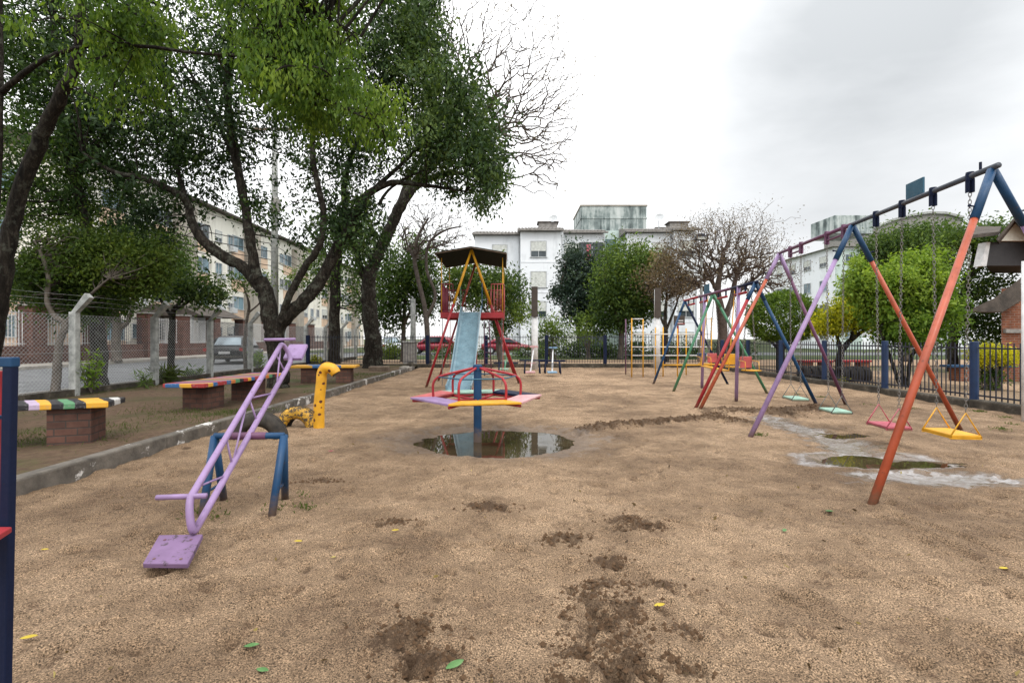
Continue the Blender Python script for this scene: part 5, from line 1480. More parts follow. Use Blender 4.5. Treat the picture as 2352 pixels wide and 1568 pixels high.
def right_block():
    t = thing('apartment_block', 'white apartment block with pale green end behind the bright trees', 'building', (44, 62, .06))
    x0, y0, ez = 37.7, 57.0, 12.0
    MB().box((x0+8, y0+7, ez/2), (16, 14, ez)).build('wall', M['white_wall'], t)
    MB().box((x0+1.6, y0-.02, ez/2-.1), (3.0, .2, ez-.3)).build('end_panel', M['palegreen'], t)
    m = MB(); m.prism([Vector((x0-.6, y0-.6, ez)), Vector((x0+8, y0-.6, ez+1.4)), Vector((x0+16.6, y0-.6, ez))], (0, 15.2, 0)); m.build('roof', M['tile'], t)
    for yb in (59.0, 62.2, 65.5, 68.7):
        for fl in range(4): window(t, Vector((x0, 0, 0)), Vector((0, 1, 0)), Vector((-1, 0, 0)), yb, 1.9+fl*2.9, 1.3, 1.2, ['open', 'blue', 'half'][(fl+int(yb)) % 3])
    for fl in range(4): window(t, Vector((x0, y0-.12, 0)), Vector((1, 0, 0)), Vector((0, -1, 0)), 1.6, 1.9+fl*2.9, .8, 1.0, 'blue')
    for fl in range(4):
        for xx in (6.2, 10.5): window(t, Vector((x0, y0, 0)), Vector((1, 0, 0)), Vector((0, -1, 0)), xx, 1.9+fl*2.9, 1.6, 1.2, 'half')
    a, b = P(1923, 492, 62), P(2012, 534, 62)
    MB().box(((a.x+b.x)/2, 65, (a.z+b.z)/2), (b.x-a.x, 5, a.z-b.z)).build('water_tank', M['tank'], t, bevel=.04)
right_block()
t = thing('grey_hall', 'distant grey hall with a curved roof above the dark trees at right', 'building', (64, 84, .06))
m = MB(); prof = [Vector((P(2015, 0, 82).x, 82, 0))]+[Vector((P(px, 0, 82).x, 82, P(0, py, 82).z)) for px, py in ((2015, 523), (2050, 508), (2090, 498), (2130, 492), (2170, 493), (2210, 503))]+[Vector((P(2210, 0, 82).x, 82, 0))]
m.prism(prof[::-1], (0, 14, 0)); m.build('wall', M['concrete'], t)
m = MB(); top = prof[1:-1]
m.prism([p+Vector((0, -.4, .04)) for p in top]+[p+Vector((0, -.4, .4)) for p in top[::-1]], (0, 14.8, 0)); m.build('roof', M['post'], t)

def brick_house():
    t = thing('brick_house', 'brick house with tiled gables and a dark fascia at the right edge', 'house', (18.5, 16, .02))
    Y = 15.0
    xl = P(2300, 0, Y).x; zt = P(0, 662, Y).z
    MB().prism([Vector((xl, Y, 0)), Vector((xl+6, Y-.3, 0)), Vector((xl+9, Y+5, 0)), Vector((xl*1.36, Y*1.33, 0))], (0, 0, zt)).build('wall', M['brickw'], t)
    MB().box((xl+.3, Y-.03, P(0, 760, Y).z), (.5, .14, .12)).build('sill_band', M['concrete'], t)
    # lower roof: slopes down to the left, past the wall
    m = MB(); a, b, c = P(2226, 712, Y-.6), P(2285, 684, Y-.6), P(2345, 638, Y-.6)
    m.prism([a, b, c, P(2345, 690, Y-.6), P(2303, 716, Y-.6), a+Vector((0, 0, -.05))], (.55, .57, 0)); m.build('lower_roof', M['oldtile'], t)
    # upper part
    Y2 = 17.0
    a, b = P(2262, 556, Y2), P(2420, 610, Y2)
    MB().prism([Vector((a.x, Y2, b.z)), Vector((b.x, Y2, b.z)), Vector((b.x+2.2, Y2+2, b.z)), Vector((a.x+2.2, Y2+2, b.z))], (0, 0, a.z-b.z)).build('fascia_panel', M['panel'], t)
    q0, q1 = P(2254, 556, Y2-.1), P(2269, 610, Y2-.1)
    MB().prism([P(2254, 611, Y2-.06), P(2266, 611, Y2-.06), P(2275, 556, Y2-.06), P(2266, 556, Y2-.06)], (0, .3, 0)).build('fascia_edge', M['white'], t)
    z = P(0, 556, Y2).z
    m = MB(); xr = P(2330, 0, Y2).x
    m.prism([P(2293, 553, Y2-.5), P(2330, 507, Y2-.5), P(2420, 590, Y2-.5), P(2420, 580, Y2-.5), P(2330, 499, Y2-.5), P(2288, 549, Y2-.5)], (4.4, 4, 0)); m.build('gable_roof', M['oldtile'], t)
    MB().prism([P(2297, 553, Y2-.1), P(2420, 553, Y2-.1), P(2420, 590, Y2-.1), P(2420, 580, Y2-.1), P(2330, 509, Y2-.1)][0:2]+[P(2330, 509, Y2-.1)], (3.3, 3, 0)).build('gable', M['cream'], t)
    m = MB(); m.prism([P(2216, 549, Y2-.3), P(2295, 540, Y2-.3), P(2300, 527, Y2+1.2), P(2222, 527, Y2+1.2)], (0, 0, .12)); m.build('side_roof', M['oldtile'], t)
brick_house()

# ------------------------------------------------------------------ cars
def car(loc, heading, key, label, L=4.2, Wd=1.72, hc=1.44, hatch=False):
    """length along local +Y (front at +Y)"""
    t = thing('parked_car', label, 'car', loc); t.rotation_euler = (0, 0, heading)
    def section(y, hw, z0, z1, n=16, e=3.2):
        pts = []
        for i in range(n):
            a = 2*math.pi*i/n; c, s = math.cos(a), math.sin(a)
            pts.append(Vector((hw*abs(c)**(2/e)*(1 if c >= 0 else -1), y, (z0+z1)/2+(z1-z0)/2*abs(s)**(2/e)*(1 if s >= 0 else -1))))
        return pts
    def loft(secs):
        mb = MB(); n = len(secs[0])
        for s in secs: mb.v += s
        for i in range(len(secs)-1):
            for j in range(n):
                j2 = (j+1) % n; mb.face((i*n+j, i*n+j2, (i+1)*n+j2, (i+1)*n+j)[::-1])
        mb.face(range(n)); mb.face([(len(secs)-1)*n+j for j in range(n)][::-1]); return mb
    h = L/2; w = Wd/2; deck = .92 if not hatch else .95
    loft([section(-h, w*.86, .36, deck-.12), section(-h+.12, w*.95, .28, deck-.02), section(-h+.7, w, .24, deck), section(0, w, .22, deck), section(h-1.2, w, .24, .90), section(h-.35, w*.95, .27, .76), section(h, w*.82, .36, .62)]).build('body', M[key], t, smooth=True, world=False)
    c0 = -h+(.55 if not hatch else .1)
    cab = [(c0, .72, deck-.12, deck), (c0+.42, .66, deck-.1, hc-.10), (c0+.95, .63, deck-.1, hc), (h-1.95, .63, deck-.1, hc-.02), (h-1.45, .66, deck-.1, hc-.26), (h-.95, .72, deck-.14, deck-.03)]
    loft([section(y, w*q/.78, z0, z1, 16, 4.0) for y, q, z0, z1 in cab]).build('cabin', M[key], t, smooth=True, world=False)
    def quad(name, pts, mat, off):
        mb = MB(); mb.v = [Vector(p) for p in pts]; mb.face(range(len(pts)))
        nrm = (mb.v[1]-mb.v[0]).cross(mb.v[2]-mb.v[0]).normalized(); mb2 = MB().prism([p-nrm*.02 for p in mb.v], nrm*(off+.02)); return mb2.build(name, mat, t, world=False)
    g = M['glass']; ww = w*.80
    quad('rear_window', [(-ww*.86, c0+.04, deck+.05), (ww*.86, c0+.04, deck+.05), (ww*.74, c0+.46, hc-.13), (-ww*.74, c0+.46, hc-.13)], M['glasscar'], .05)
    quad('windscreen', [(ww*.86, h-1.02, deck+.03), (-ww*.86, h-1.02, deck+.03), (-ww*.72, h-1.62, hc-.12), (ww*.72, h-1.62, hc-.12)], M['glasscar'], .05)
    for s in (-1, 1):
        p = [(s*w*.865, c0+.5, deck+.04), (s*w*.865, h-1.35, deck+.04), (s*w*.81, h-1.8, hc-.12), (s*w*.81, c0+.75, hc-.12)]
        quad('side_window', p if s > 0 else p[::-1], g, .03)
        quad('tail_light', [(s*w*.90-.14, -h+.03, .70), (s*w*.90+.04, -h+.05, .70), (s*w*.90+.04, -h+.05, .86), (s*w*.90-.14, -h+.03, .86)], M['lamp_red'], .03)
        quad('headlight', [(s*w*.78+.16, h-.10, .56), (s*w*.78-.16, h-.04, .56), (s*w*.78-.16, h-.10, .68), (s*w*.78+.16, h-.2, .68)], M['frame'], .04)
        for yy in (-h+.78, h-.82):
            m = MB(); prof = [(.19, -.09), (.28, -.10), (.31, -.06), (.31, .06), (.28, .10), (.19, .09)]; n = 20
            for r_, x_ in prof:
                for j in range(n):
                    a = 2*math.pi*j/n; m.v.append(Vector((s*(w-.09)+x_, yy+r_*math.cos(a), .31+r_*math.sin(a))))
            for i in range(5):
                for j in range(n):
                    j2 = (j+1) % n; m.face((i*n+j, i*n+j2, (i+1)*n+j2, (i+1)*n+j))
            wo = m.build('wheel', M['rubber'], t, smooth=True, world=False)
            m = MB(); 
            for x_ in (-.07, .07):
                for j in range(n):
                    a = 2*math.pi*j/n; m.v.append(Vector((s*(w-.09)+x_, yy+.195*math.cos(a), .31+.195*math.sin(a))))
            for j in range(n): m.face((j, (j+1) % n, n+(j+1) % n, n+j))
            m.face(range(n)); m.face(range(n, 2*n)); ri = m.build('rim', M['frame'], None); ri.parent = wo
    quad('number_plate', [(-.26, -h-.005, .55), (.26, -h-.005, .55), (.26, -h-.005, .68), (-.26, -h-.005, .68)], M['plate'], .02)
    quad('rear_bumper', [(-w*.88, -h+.0, .34), (w*.88, -h+.0, .34), (w*.88, -h+.0, .47), (-w*.88, -h+.0, .47)], M['rubber'], .04)
M['glasscar'] = glass_mat('pale_reflecting_car_glass', (0.10, 0.13, 0.15), 0.1)
car((-15.35, 27.2, 0.0), R(15), 'carblack', 'black sedan seen from behind, parked by the chain link fence', 4.5, 1.85, 1.50)
car((P(992, 0, 40.5).x, 40.5, .065), R(90), 'carred', 'dark red car behind the slide, its left part hidden by a pole', 4.0, 1.7, 1.50, True)
car((P(1165, 0, 40.5).x, 40.5, .065), R(-92), 'carred', 'bright red low car right of the slide behind the fence', 4.2, 1.7, 1.34)
car((P(884, 0, 36.0).x, 36.0, .065), R(35), 'carwhite', 'white car far behind the leaning tree trunk', 4.1, 1.7, 1.45)

# ------------------------------------------------------------------ benches, pipes beyond the right fence
def red_bench(c, L, key, label, pier='brick'):
    t = thing('slab_bench', label, 'bench', c, 'benches beyond the right fence')
    MB().box(c+Vector((0, 0, .46)), (L, .45, .07)).build('slab', M[key], t, bevel=.01)
    for u in (-L*.32, L*.32): MB().box(c+Vector((u, 0, .20)), (.36, .36, .44)).build('brick_pier', M['brickw'], t)
red_bench(Vector((P(1872, 0, 18.5).x, 18.5, .03)), 1.15, 'red', 'red slab bench beyond the fence, left of the blue fence post', )
red_bench(Vector((P(1958, 0, 18.6).x, 18.6, .03)), 1.15, 'red', 'red slab bench beyond the fence, before the small yellow tree')
red_bench(Vector((P(2262, 0, 15.2).x, 15.2, .03)), 2.45, 'blue', 'blue slab bench beyond the fence beside the yellow clipped bush')
def log(px0, px1, py, Y, r, label, group):
    a, b = P(px0, py, Y), P(px1, py, Y); a.z = b.z = r*.8
    n = int((b.x-a.x)/.2)
    for i in range(n):
        x = a.x+(b.x-a.x)*(i+.5)/n; m = MB(); k = 16
        for rr_, dx in ((r*.6, -.08), (r*.95, -.09), (r, -.05), (r, .05), (r*.95, .09), (r*.6, .08)):
            for j in range(k):
                th = 2*math.pi*j/k; m.v.append(Vector((x+dx, Y+rr_*math.cos(th), r*.8+rr_*math.sin(th))))
        for q in range(5):
            for j in range(k):
                j2 = (j+1) % k; m.face((q*k+j, q*k+j2, (q+1)*k+j2, (q+1)*k+j))
        for j in range(k): m.face((5*k+j, 5*k+(j+1) % k, (j+1) % k, j))
        tag(m.build('tyre', M['rubber'], None, smooth=True), label, 'tyre', group)
log(1838, 1908, 868, 15.6, .27, 'dark tyre standing in the tyre row under the left red bench', 'tyre row under the left red bench')
log(1925, 1992, 872, 15.2, .27, 'dark tyre standing in the tyre row under the yellow green tree', 'tyre row under the yellow green tree')

# ------------------------------------------------------------------ utility pole and cables
up_ = Vector((P(631, 0, 24.5).x, 24.5, .05))
t = thing('utility_pole', 'grey concrete utility pole rising behind the forked tree', 'utility pole', up_)
MB().lathe(up_, [(.19, -.1), (.15, 9.0), (.12, 12.6)], 12).build('pole', M['post'], t, smooth=True)
MB().box(up_+Vector((0, 0, 11.8)), (2.2, .1, .12)).build('cross_arm', M['plank'], t)
for i, x in enumerate((-.9, 0, .9)): MB().lathe(up_+Vector((x, 0, 11.86)), [(.05, 0), (.07, .06), (.04, .16)], 8).build('insulator', M['brown'], t)
MB().lathe(up_+Vector((.15, -.2, 7.6)), [(.2, 0), (.22, .1), (.22, .6), (.15, .7)], 12).build('coil_box', M['concrete'], t)
t = thing('overhead_cables', 'bundle of dark overhead cables sagging along the street', 'cables', (up_.x, 20, 5))
for i in range(7):
    z_ = (5.0, 5.3, 5.7, 6.1, 6.6, 7.4, 8.0)[i]; x_ = up_.x+.06*i-.2
    pts = []
    for k in range(25):
        y = -6+k*2.5+.5; ph = ((y-24.5) % 30)/30; pts.append(Vector((x_-.03*i, y, z_-.55*(4*ph*(1-ph))*(1+.25*i % 1))))
    MB().tube(pts, .018 if i < 4 else .012, 4).build('cable', M['rubber'], t)
# ------------------------------------------------------------------ trees
def PX(px, py, Y): return P(px, py, Y)
# the left edge tree: crooked trunk leaning into the picture, long limb, fresh hanging leaves
Yl = 6.7
PA1 = [(560, -20), (775, -20), (765, 60), (790, 130), (850, 190), (890, 250), (880, 300), (850, 340), (835, 300), (800, 250), (770, 270), (730, 310), (680, 290), (640, 250), (590, 215), (560, 150), (535, 70)]
PA2 = [(205, -20), (345, -20), (350, 60), (325, 90), (310, 150), (290, 230), (270, 280), (245, 220), (255, 130), (215, 80)]
tree('broadleaf_tree', 'dark crooked tree at the left edge with a long limb of fresh leaves', 'tree', (-7.3, 6.6, BEDZ),
     [([Vector((-7.45, 6.6, .0)), PX(-25, 820, Yl), PX(5, 650, Yl), PX(38, 470, Yl), PX(88, 330, Yl-.1), PX(135, 230, Yl-.2), PX(178, 130, Yl-.3), PX(190, -20, Yl-.4), PX(215, -220, Yl-.4)], [0.140, 0.118, 0.102, 0.094, 0.087, 0.083, 0.066, 0.057, 0.044]),
      ([PX(-20, 640, 6.3), PX(-6, 420, 6.3), PX(0, 200, 6.2), PX(-2, 0, 6.2), PX(-10, -300, 6.2)], [0.048, 0.039, 0.035, 0.032, 0.026]),
      ([PX(5, 210, 6.2), PX(60, 165, 6.1), PX(120, 128, 6.0), PX(200, 108, 6.0), PX(330, 107, 5.9), PX(450, 122, 5.9), PX(600, 130, 5.9), PX(690, 150, 5.9), PX(780, 190, 5.9)], [0.037, 0.032, 0.027, 0.023, 0.021, 0.018, 0.015, 0.011, 0.006]),
      ([PX(560, 128, 5.9), PX(650, 60, 6.0), PX(740, 40, 6.1), PX(840, 90, 6.1)], [0.014, 0.011, 0.009, 0.004]),
      ([PX(640, 135, 5.9), PX(720, 210, 6.0), PX(800, 250, 6.1), PX(860, 280, 6.1)], [0.012, 0.010, 0.007, 0.003]),
      ([PX(270, 106, 6.0), PX(290, 40, 5.9), PX(330, -60, 5.9)], [0.013, 0.011, 0.008]),
      ([PX(150, 190, Yl), PX(230, 230, Yl), PX(300, 260, Yl), PX(360, 250, Yl)], [0.022, 0.012, 0.009, 0.004])],
     [(PX(690, -150, 6.0), (1.6, 1.0, .6), 70, 50, .16, .5),
      (PX(120, -200, 6.6), (1.6, 1.0, .6), 60, 60, .16, .3)],
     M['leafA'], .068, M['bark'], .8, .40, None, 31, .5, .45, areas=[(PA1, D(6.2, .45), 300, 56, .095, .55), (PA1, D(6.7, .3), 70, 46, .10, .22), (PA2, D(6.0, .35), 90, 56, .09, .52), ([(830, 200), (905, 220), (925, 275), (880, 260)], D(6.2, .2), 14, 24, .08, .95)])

# main forked tree behind the benches
Ym = 12.4
def m_(px, py, dy=0.0): return PX(px, py, Ym+dy)
tree('broadleaf_tree', 'large forked tree with dark leaning limbs behind the painted benches', 'tree', (-5.95, Ym, BEDZ),
     [([Vector((-5.95, Ym, -.05)), m_(640, 860), m_(632, 790), m_(622, 730), m_(605, 660), m_(588, 640)], [0.341, 0.251, 0.230, 0.222, 0.193, 0.185]),
      ([m_(600, 665), m_(560, 615), m_(515, 590), m_(470, 555), m_(440, 510), m_(432, 470), m_(400, 440, -.3), m_(330, 410, -.5), m_(260, 395, -.7), m_(190, 350, -.9)], [0.148, 0.148, 0.140, 0.129, 0.114, 0.096, 0.089, 0.074, 0.052, 0.029]),
      ([m_(436, 480), m_(410, 400, .4), m_(400, 300, .5), m_(380, 200, .6), m_(370, 60, .6)], [0.074, 0.059, 0.052, 0.037, 0.022]),
      ([m_(592, 650), m_(578, 570), m_(562, 470, .2), m_(545, 380, .3), m_(530, 290, .4), m_(522, 200, .5), m_(530, 100, .5), m_(520, -80, .5)], [0.148, 0.126, 0.114, 0.111, 0.103, 0.096, 0.082, 0.052]),
      ([m_(545, 380, .3), m_(500, 280, .5), m_(450, 190, .7), m_(400, 100, .8), m_(380, -50, .8)], [0.059, 0.052, 0.040, 0.029, 0.015]),
      ([m_(632, 800), m_(645, 745), m_(700, 690), m_(738, 640, .1), m_(775, 570, .2), m_(800, 530, .3), m_(830, 470, .3), m_(850, 442, .4), m_(900, 420, .5), m_(960, 424, .6), m_(1020, 432, .7), m_(1070, 440, .8)], [0.193, 0.185, 0.174, 0.163, 0.148, 0.140, 0.126, 0.103, 0.082, 0.059, 0.045, 0.022]),
      ([m_(640, 760), m_(660, 690, -.2), m_(700, 615, -.3), m_(735, 560, -.3), m_(742, 480, -.3), m_(722, 390, -.3), m_(718, 300, -.3), m_(730, 180, -.3), m_(740, 40, -.3)], [0.096, 0.092, 0.089, 0.085, 0.082, 0.074, 0.063, 0.045, 0.029]),
      ([m_(800, 530, .3), m_(790, 440, .6), m_(810, 350, .8), m_(870, 240, 1), m_(930, 120, 1.1), m_(960, -40, 1.1)], [0.089, 0.074, 0.066, 0.056, 0.045, 0.022]),
      ([m_(850, 442, .4), m_(950, 350, .8), m_(1020, 260, 1.0), m_(1050, 200, 1.0)], [0.066, 0.052, 0.034, 0.015]),
      ([m_(870, 470, .6), m_(900, 430, .8), m_(980, 390, .9), m_(1090, 380, .9)], [0.052, 0.037, 0.029, 0.015])],
     [(m_(700, -200, 1), (4.4, 2.2, 1.6), 170, 80, .3, .3)],
     M['leafB'], .12, M['bark'], .5, .42, None, 41, .4, .1, sides=12,
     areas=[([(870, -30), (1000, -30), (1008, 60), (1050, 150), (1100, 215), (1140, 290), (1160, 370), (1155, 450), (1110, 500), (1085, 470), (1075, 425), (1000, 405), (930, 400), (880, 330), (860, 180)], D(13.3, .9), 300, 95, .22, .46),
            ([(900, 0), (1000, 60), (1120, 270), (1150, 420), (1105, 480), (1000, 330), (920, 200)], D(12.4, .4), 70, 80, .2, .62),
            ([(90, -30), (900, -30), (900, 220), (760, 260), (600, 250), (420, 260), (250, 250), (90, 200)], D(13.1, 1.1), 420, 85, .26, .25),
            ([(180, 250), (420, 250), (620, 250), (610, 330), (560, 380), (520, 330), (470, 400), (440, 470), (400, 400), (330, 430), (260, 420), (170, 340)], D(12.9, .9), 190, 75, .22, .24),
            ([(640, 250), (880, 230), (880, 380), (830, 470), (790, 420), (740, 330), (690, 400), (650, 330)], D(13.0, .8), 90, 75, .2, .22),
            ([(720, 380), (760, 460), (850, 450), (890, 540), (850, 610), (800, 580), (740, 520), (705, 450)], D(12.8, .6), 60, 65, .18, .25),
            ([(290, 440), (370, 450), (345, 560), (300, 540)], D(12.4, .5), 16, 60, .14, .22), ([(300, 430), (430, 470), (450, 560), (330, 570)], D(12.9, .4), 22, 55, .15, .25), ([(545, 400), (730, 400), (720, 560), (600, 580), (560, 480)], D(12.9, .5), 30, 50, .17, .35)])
# a dark-leaved tree in the upper left, behind the left edge tree
tree('broadleaf_tree', 'dense dark green tree filling the upper left behind the crooked trunk', 'tree', (-10.3, 12.2, .1),
     [([Vector((-10.3, 12.2, 0)), PX(225, 760, 12.2), PX(215, 620, 12.3), PX(190, 480, 12.4), PX(150, 330, 12.5), PX(130, 160, 12.6), PX(120, -40, 12.6)], [.2, .17, .15, .14, .12, .09, .05]),
      ([PX(200, 520, 12.4), PX(120, 450, 12.5), PX(50, 400, 12.4)], [.09, .06, .03]), ([PX(170, 400, 12.4), PX(250, 300, 12.5), PX(300, 200, 12.4)], [.08, .05, .03])],
     [(PX(60, -120, 12.6), (2.3, 1.3, 1.0), 50, 70, .25, .25)],
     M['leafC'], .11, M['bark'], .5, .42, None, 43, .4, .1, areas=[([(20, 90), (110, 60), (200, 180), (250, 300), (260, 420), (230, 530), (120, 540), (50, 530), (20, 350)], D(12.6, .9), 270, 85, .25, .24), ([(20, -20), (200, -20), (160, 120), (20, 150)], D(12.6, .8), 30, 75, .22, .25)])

# leaning trunk with the bare crown
Yb = 20.6
def b_(px, py, dy=0.0): return PX(px, py, Yb+dy)
def bare_crown(root):
    g = np.random.default_rng(77); mb = MB()
    nodes = [b_(x, y, d) for x, y, d in ((940, 440, 0), (975, 395, .2), (1010, 350, .4), (1045, 305, .6), (1075, 260, .8), (1010, 400, .3), (1080, 400, .2), (1150, 410, 0), (1060, 330, .4), (1130, 300, .3), (1000, 300, .5), (1010, 200, .5))]
    T = area_points(g, 1050, [(990, -60), (1190, -60), (1260, 40), (1320, 120), (1345, 200), (1330, 280), (1310, 360), (1285, 430), (1250, 430), (1190, 380), (1130, 380), (1050, 330), (1000, 200)], D(Yb+.3, 1.9))
    fill_twigs(mb, g, nodes, list(T), .042, .0050, b_(1000, 360), .08)
    o = mb.build('bare_branch', M['twig'], None, smooth=True)
    o.data.transform(Matrix.Translation(-parent_origin(root))); o.parent = root
    sel = T[g.random(len(T)) < .5]
    pts = np.repeat(sel, 6, 0)+g.normal(size=(len(sel)*6, 3))*.16
    c2 = area_points(g, 26, [(1100, 60), (1300, 60), (1340, 300), (1280, 420), (1180, 300)], D(Yb, 1.2)); p2_ = np.repeat(c2, 40, 0)+g.normal(size=(len(c2)*40, 3))*.26
    pts = np.concatenate([pts, p2_])
    leaf_mesh('crown', pts, .085, M['leafBrown'], root, .5, .4, g.random(len(pts)), 8, None, root.location)
tree('bare_tree', 'leaning mossy trunk with a wide bare twiggy crown against the sky', 'tree', (-5.9, Yb, BEDZ),
     [([Vector((-5.9, Yb, -.05)), b_(858, 800), b_(850, 720), b_(846, 660), b_(856, 610), b_(880, 560), b_(905, 505), b_(940, 440), b_(1010, 350, .4), b_(1075, 260, .8)], [0.473, 0.378, 0.344, 0.318, 0.284, 0.258, 0.249, 0.232, 0.146, 0.069]),
      ([b_(846, 670), b_(825, 600), b_(815, 540, .2), b_(820, 470, .4)], [0.172, 0.138, 0.103, 0.052]),
      ([b_(935, 445), b_(1010, 400, .3), b_(1080, 400, .2), b_(1150, 410, 0)], [0.129, 0.103, 0.086, 0.052]),
      ([b_(960, 415), b_(1060, 330, .4), b_(1130, 300, .3)], [0.120, 0.086, 0.052]),
      ([b_(905, 505), b_(935, 420, .6), b_(1000, 300, .5), b_(1010, 200, .5)], [0.138, 0.112, 0.086, 0.060])],
     [(b_(840, 560, .2), (.9, .8, .9), 16, 60, .25, .3), (b_(815, 610), (.5, .6, .8), 10, 50, .22, .35)], M['leafC'], .14, M['bark'], .4, .42, None, 51, .3, .1, extra=bare_crown)

# dark trunk behind, with dark foliage
tree('broadleaf_tree', 'slim dark trunk standing behind the forked tree near the back fence', 'tree', (PX(768, 0, 24.2).x, 24.2, .06),
     [([Vector((PX(768, 0, 24.2).x, 24.2, 0)), PX(768, 740, 24.2), PX(772, 640, 24.2), PX(780, 540, 24.2), PX(800, 440, 24.4)], [.32, .27, .25, .2, .1]),
      ([PX(772, 650, 24.2), PX(740, 570, 24.2), PX(700, 520, 24.2)], [.14, .1, .05])],
     [(PX(800, 560, 24.4), (1.9, 1.5, 1.9), 60, 60, .34, .35), (PX(720, 640, 24.4), (1.2, 1, 1.0), 26, 55, .3, .4), (PX(835, 690, 24.4), (1.0, 1, 1.2), 28, 55, .3, .3)], M['leafC'], .17, M['bark'], .4, .45, None, 53, .3)

def small_bare():
    Y = 23.8; g = np.random.default_rng(61); b = Vector((PX(985, 0, Y).x, Y, .06)); root = thing('bare_tree', 'small bare tree with crooked grey twigs left of the slide roof', 'tree', b)
    mb = MB(); nodes = []
    for pts, rad in (([b, PX(978, 720, Y), PX(960, 640, Y), PX(952, 590, Y), PX(962, 540, Y), PX(985, 500, Y)], [.15, .12, .11, .10, .08, .04]),
                     ([PX(978, 730, Y), PX(1000, 680, Y), PX(980, 620, Y), PX(985, 560, Y), PX(1020, 530, Y), PX(1060, 520, Y)], [.10, .08, .075, .07, .05, .03]),
                     ([PX(955, 600, Y), PX(935, 560, Y), PX(930, 520, Y)], [.07, .05, .03])):
        pp, rr = smooth_path(pts, rad, 5); mb.tube(pp, rr, 7); nodes += pp[6:]
    T = area_points(g, 330, [(915, 500), (950, 455), (1000, 450), (1060, 480), (1100, 530), (1060, 560), (1000, 580), (950, 590), (915, 560)], D(Y, .9))
    fill_twigs(mb, g, nodes, list(T), .03, .0085, PX(960, 600, Y), .12)
    mb.build('trunk', M['twig'], root, smooth=True)
    pts = np.repeat(T[::2], 2, 0)+g.normal(size=(len(T[::2])*2, 3))*.12
    leaf_mesh('crown', pts, .1, M['leafBrown'], root, .4, .4, g.random(len(pts))*.8, 62, None, b)
small_bare()

# street-side trees at left
def std(name, label, px, basepy, Y, z0, trunk, blobs, leaf, size, bark, seed, group=None, droop=.4, asp=.45, cat='tree', tw=.4):
    b = Vector((PX(px, 0, Y).x, Y, z0))
    limbs = [([b-Vector((0, 0, .05))]+[PX(x, y, Y) for x, y in tr[0]] if i == 0 else [PX(x, y, Y) for x, y in tr[0]], tr[1]) for i, tr in enumerate(trunk)]
    bl = [(PX(b_[0], b_[1], Y+b_[2]),)+tuple(b_[3:]) if len(b_) == 8 else b_ for b_ in blobs]
    return tree(name, label, cat, b, limbs, bl, leaf, size, bark, droop, asp, group, seed, tw)
std('street_tree', 'crooked slim street tree with olive crown just beyond the chain link fence', 128, 890, 11.2, .08,
    [([(132, 830), (138, 780), (150, 745), (125, 725), (108, 690), (112, 640), (98, 590), (80, 555)], [.10, .085, .075, .07, .06, .055, .05, .04, .02]), ([(150, 745), (185, 700), (220, 665), (250, 640)], [.05, .04, .03, .015])],
    [(190, 600, .6, (1.3, .9, .75), 170, 75, .2, .36), (290, 610, .7, (.95, .8, .62), 100, 75, .2, .46), (100, 640, .6, (.8, .7, .7), 80, 70, .2, .2), (330, 640, .8, (.5, .5, .35), 32, 65, .17, .55), (200, 690, .8, (.95, .7, .42), 70, 65, .18, .15), (350, 590, .9, (.5, .5, .4), 30, 65, .18, .5)], M['leafD'], .085, M['barkg'], 65)
std('street_tree', 'dense bluish green tree against the brick wall across the street', 268, 800, 26.0, .13,
    [([(266, 780), (270, 745), (262, 700), (250, 650)], [.28, .24, .22, .16, .08]), ([(268, 760), (295, 735), (305, 690)], [.14, .12, .06]), ([(264, 740), (235, 715), (215, 690)], [.13, .1, .05])],
    [(330, 600, 0, (2.3, 1.8, 2.0), 180, 70, .38, .36), (200, 670, 0, (2.4, 1.8, 1.6), 170, 65, .38, .18), (100, 660, 0, (1.6, 1.5, 1.6), 70, 60, .36, .25), (380, 640, 0, (1.0, 1.2, 1.0), 36, 55, .3, .45)], M['leafC'], .19, M['barkg'], 67)
std('street_tree', 'small street tree with loose glossy crown beside the second fence post', 392, 855, 15.0, .06,
    [([(393, 800), (396, 740), (400, 710), (420, 690)], [.12, .105, .09, .07, .03]), ([(396, 730), (370, 690), (350, 660)], [.06, .04, .02]), ([(400, 712), (440, 690), (485, 670)], [.05, .04, .02])],
    [(440, 660, 0, (.75, .7, .42), 52, 42, .19, .6), (490, 675, 0, (.35, .4, .3), 18, 40, .16, .65), (390, 650, 0, (.55, .6, .35), 28, 42, .18, .5)], M['leafB'], .12, M['bark'], 69)
std('street_tree', 'spindly leaning sapling beside the black car', 565, 845, 18.5, .06,
    [([(562, 790), (566, 740), (572, 700), (560, 660)], [.08, .07, .06, .05, .02]), ([(568, 720), (600, 690), (590, 660)], [.04, .03, .01])],
    [(590, 650, 0, (.7, .6, .5), 18, 35, .18, .45), (545, 640, 0, (.5, .5, .35), 10, 30, .16, .4)], M['leafC'], .11, M['barkg'], 70)

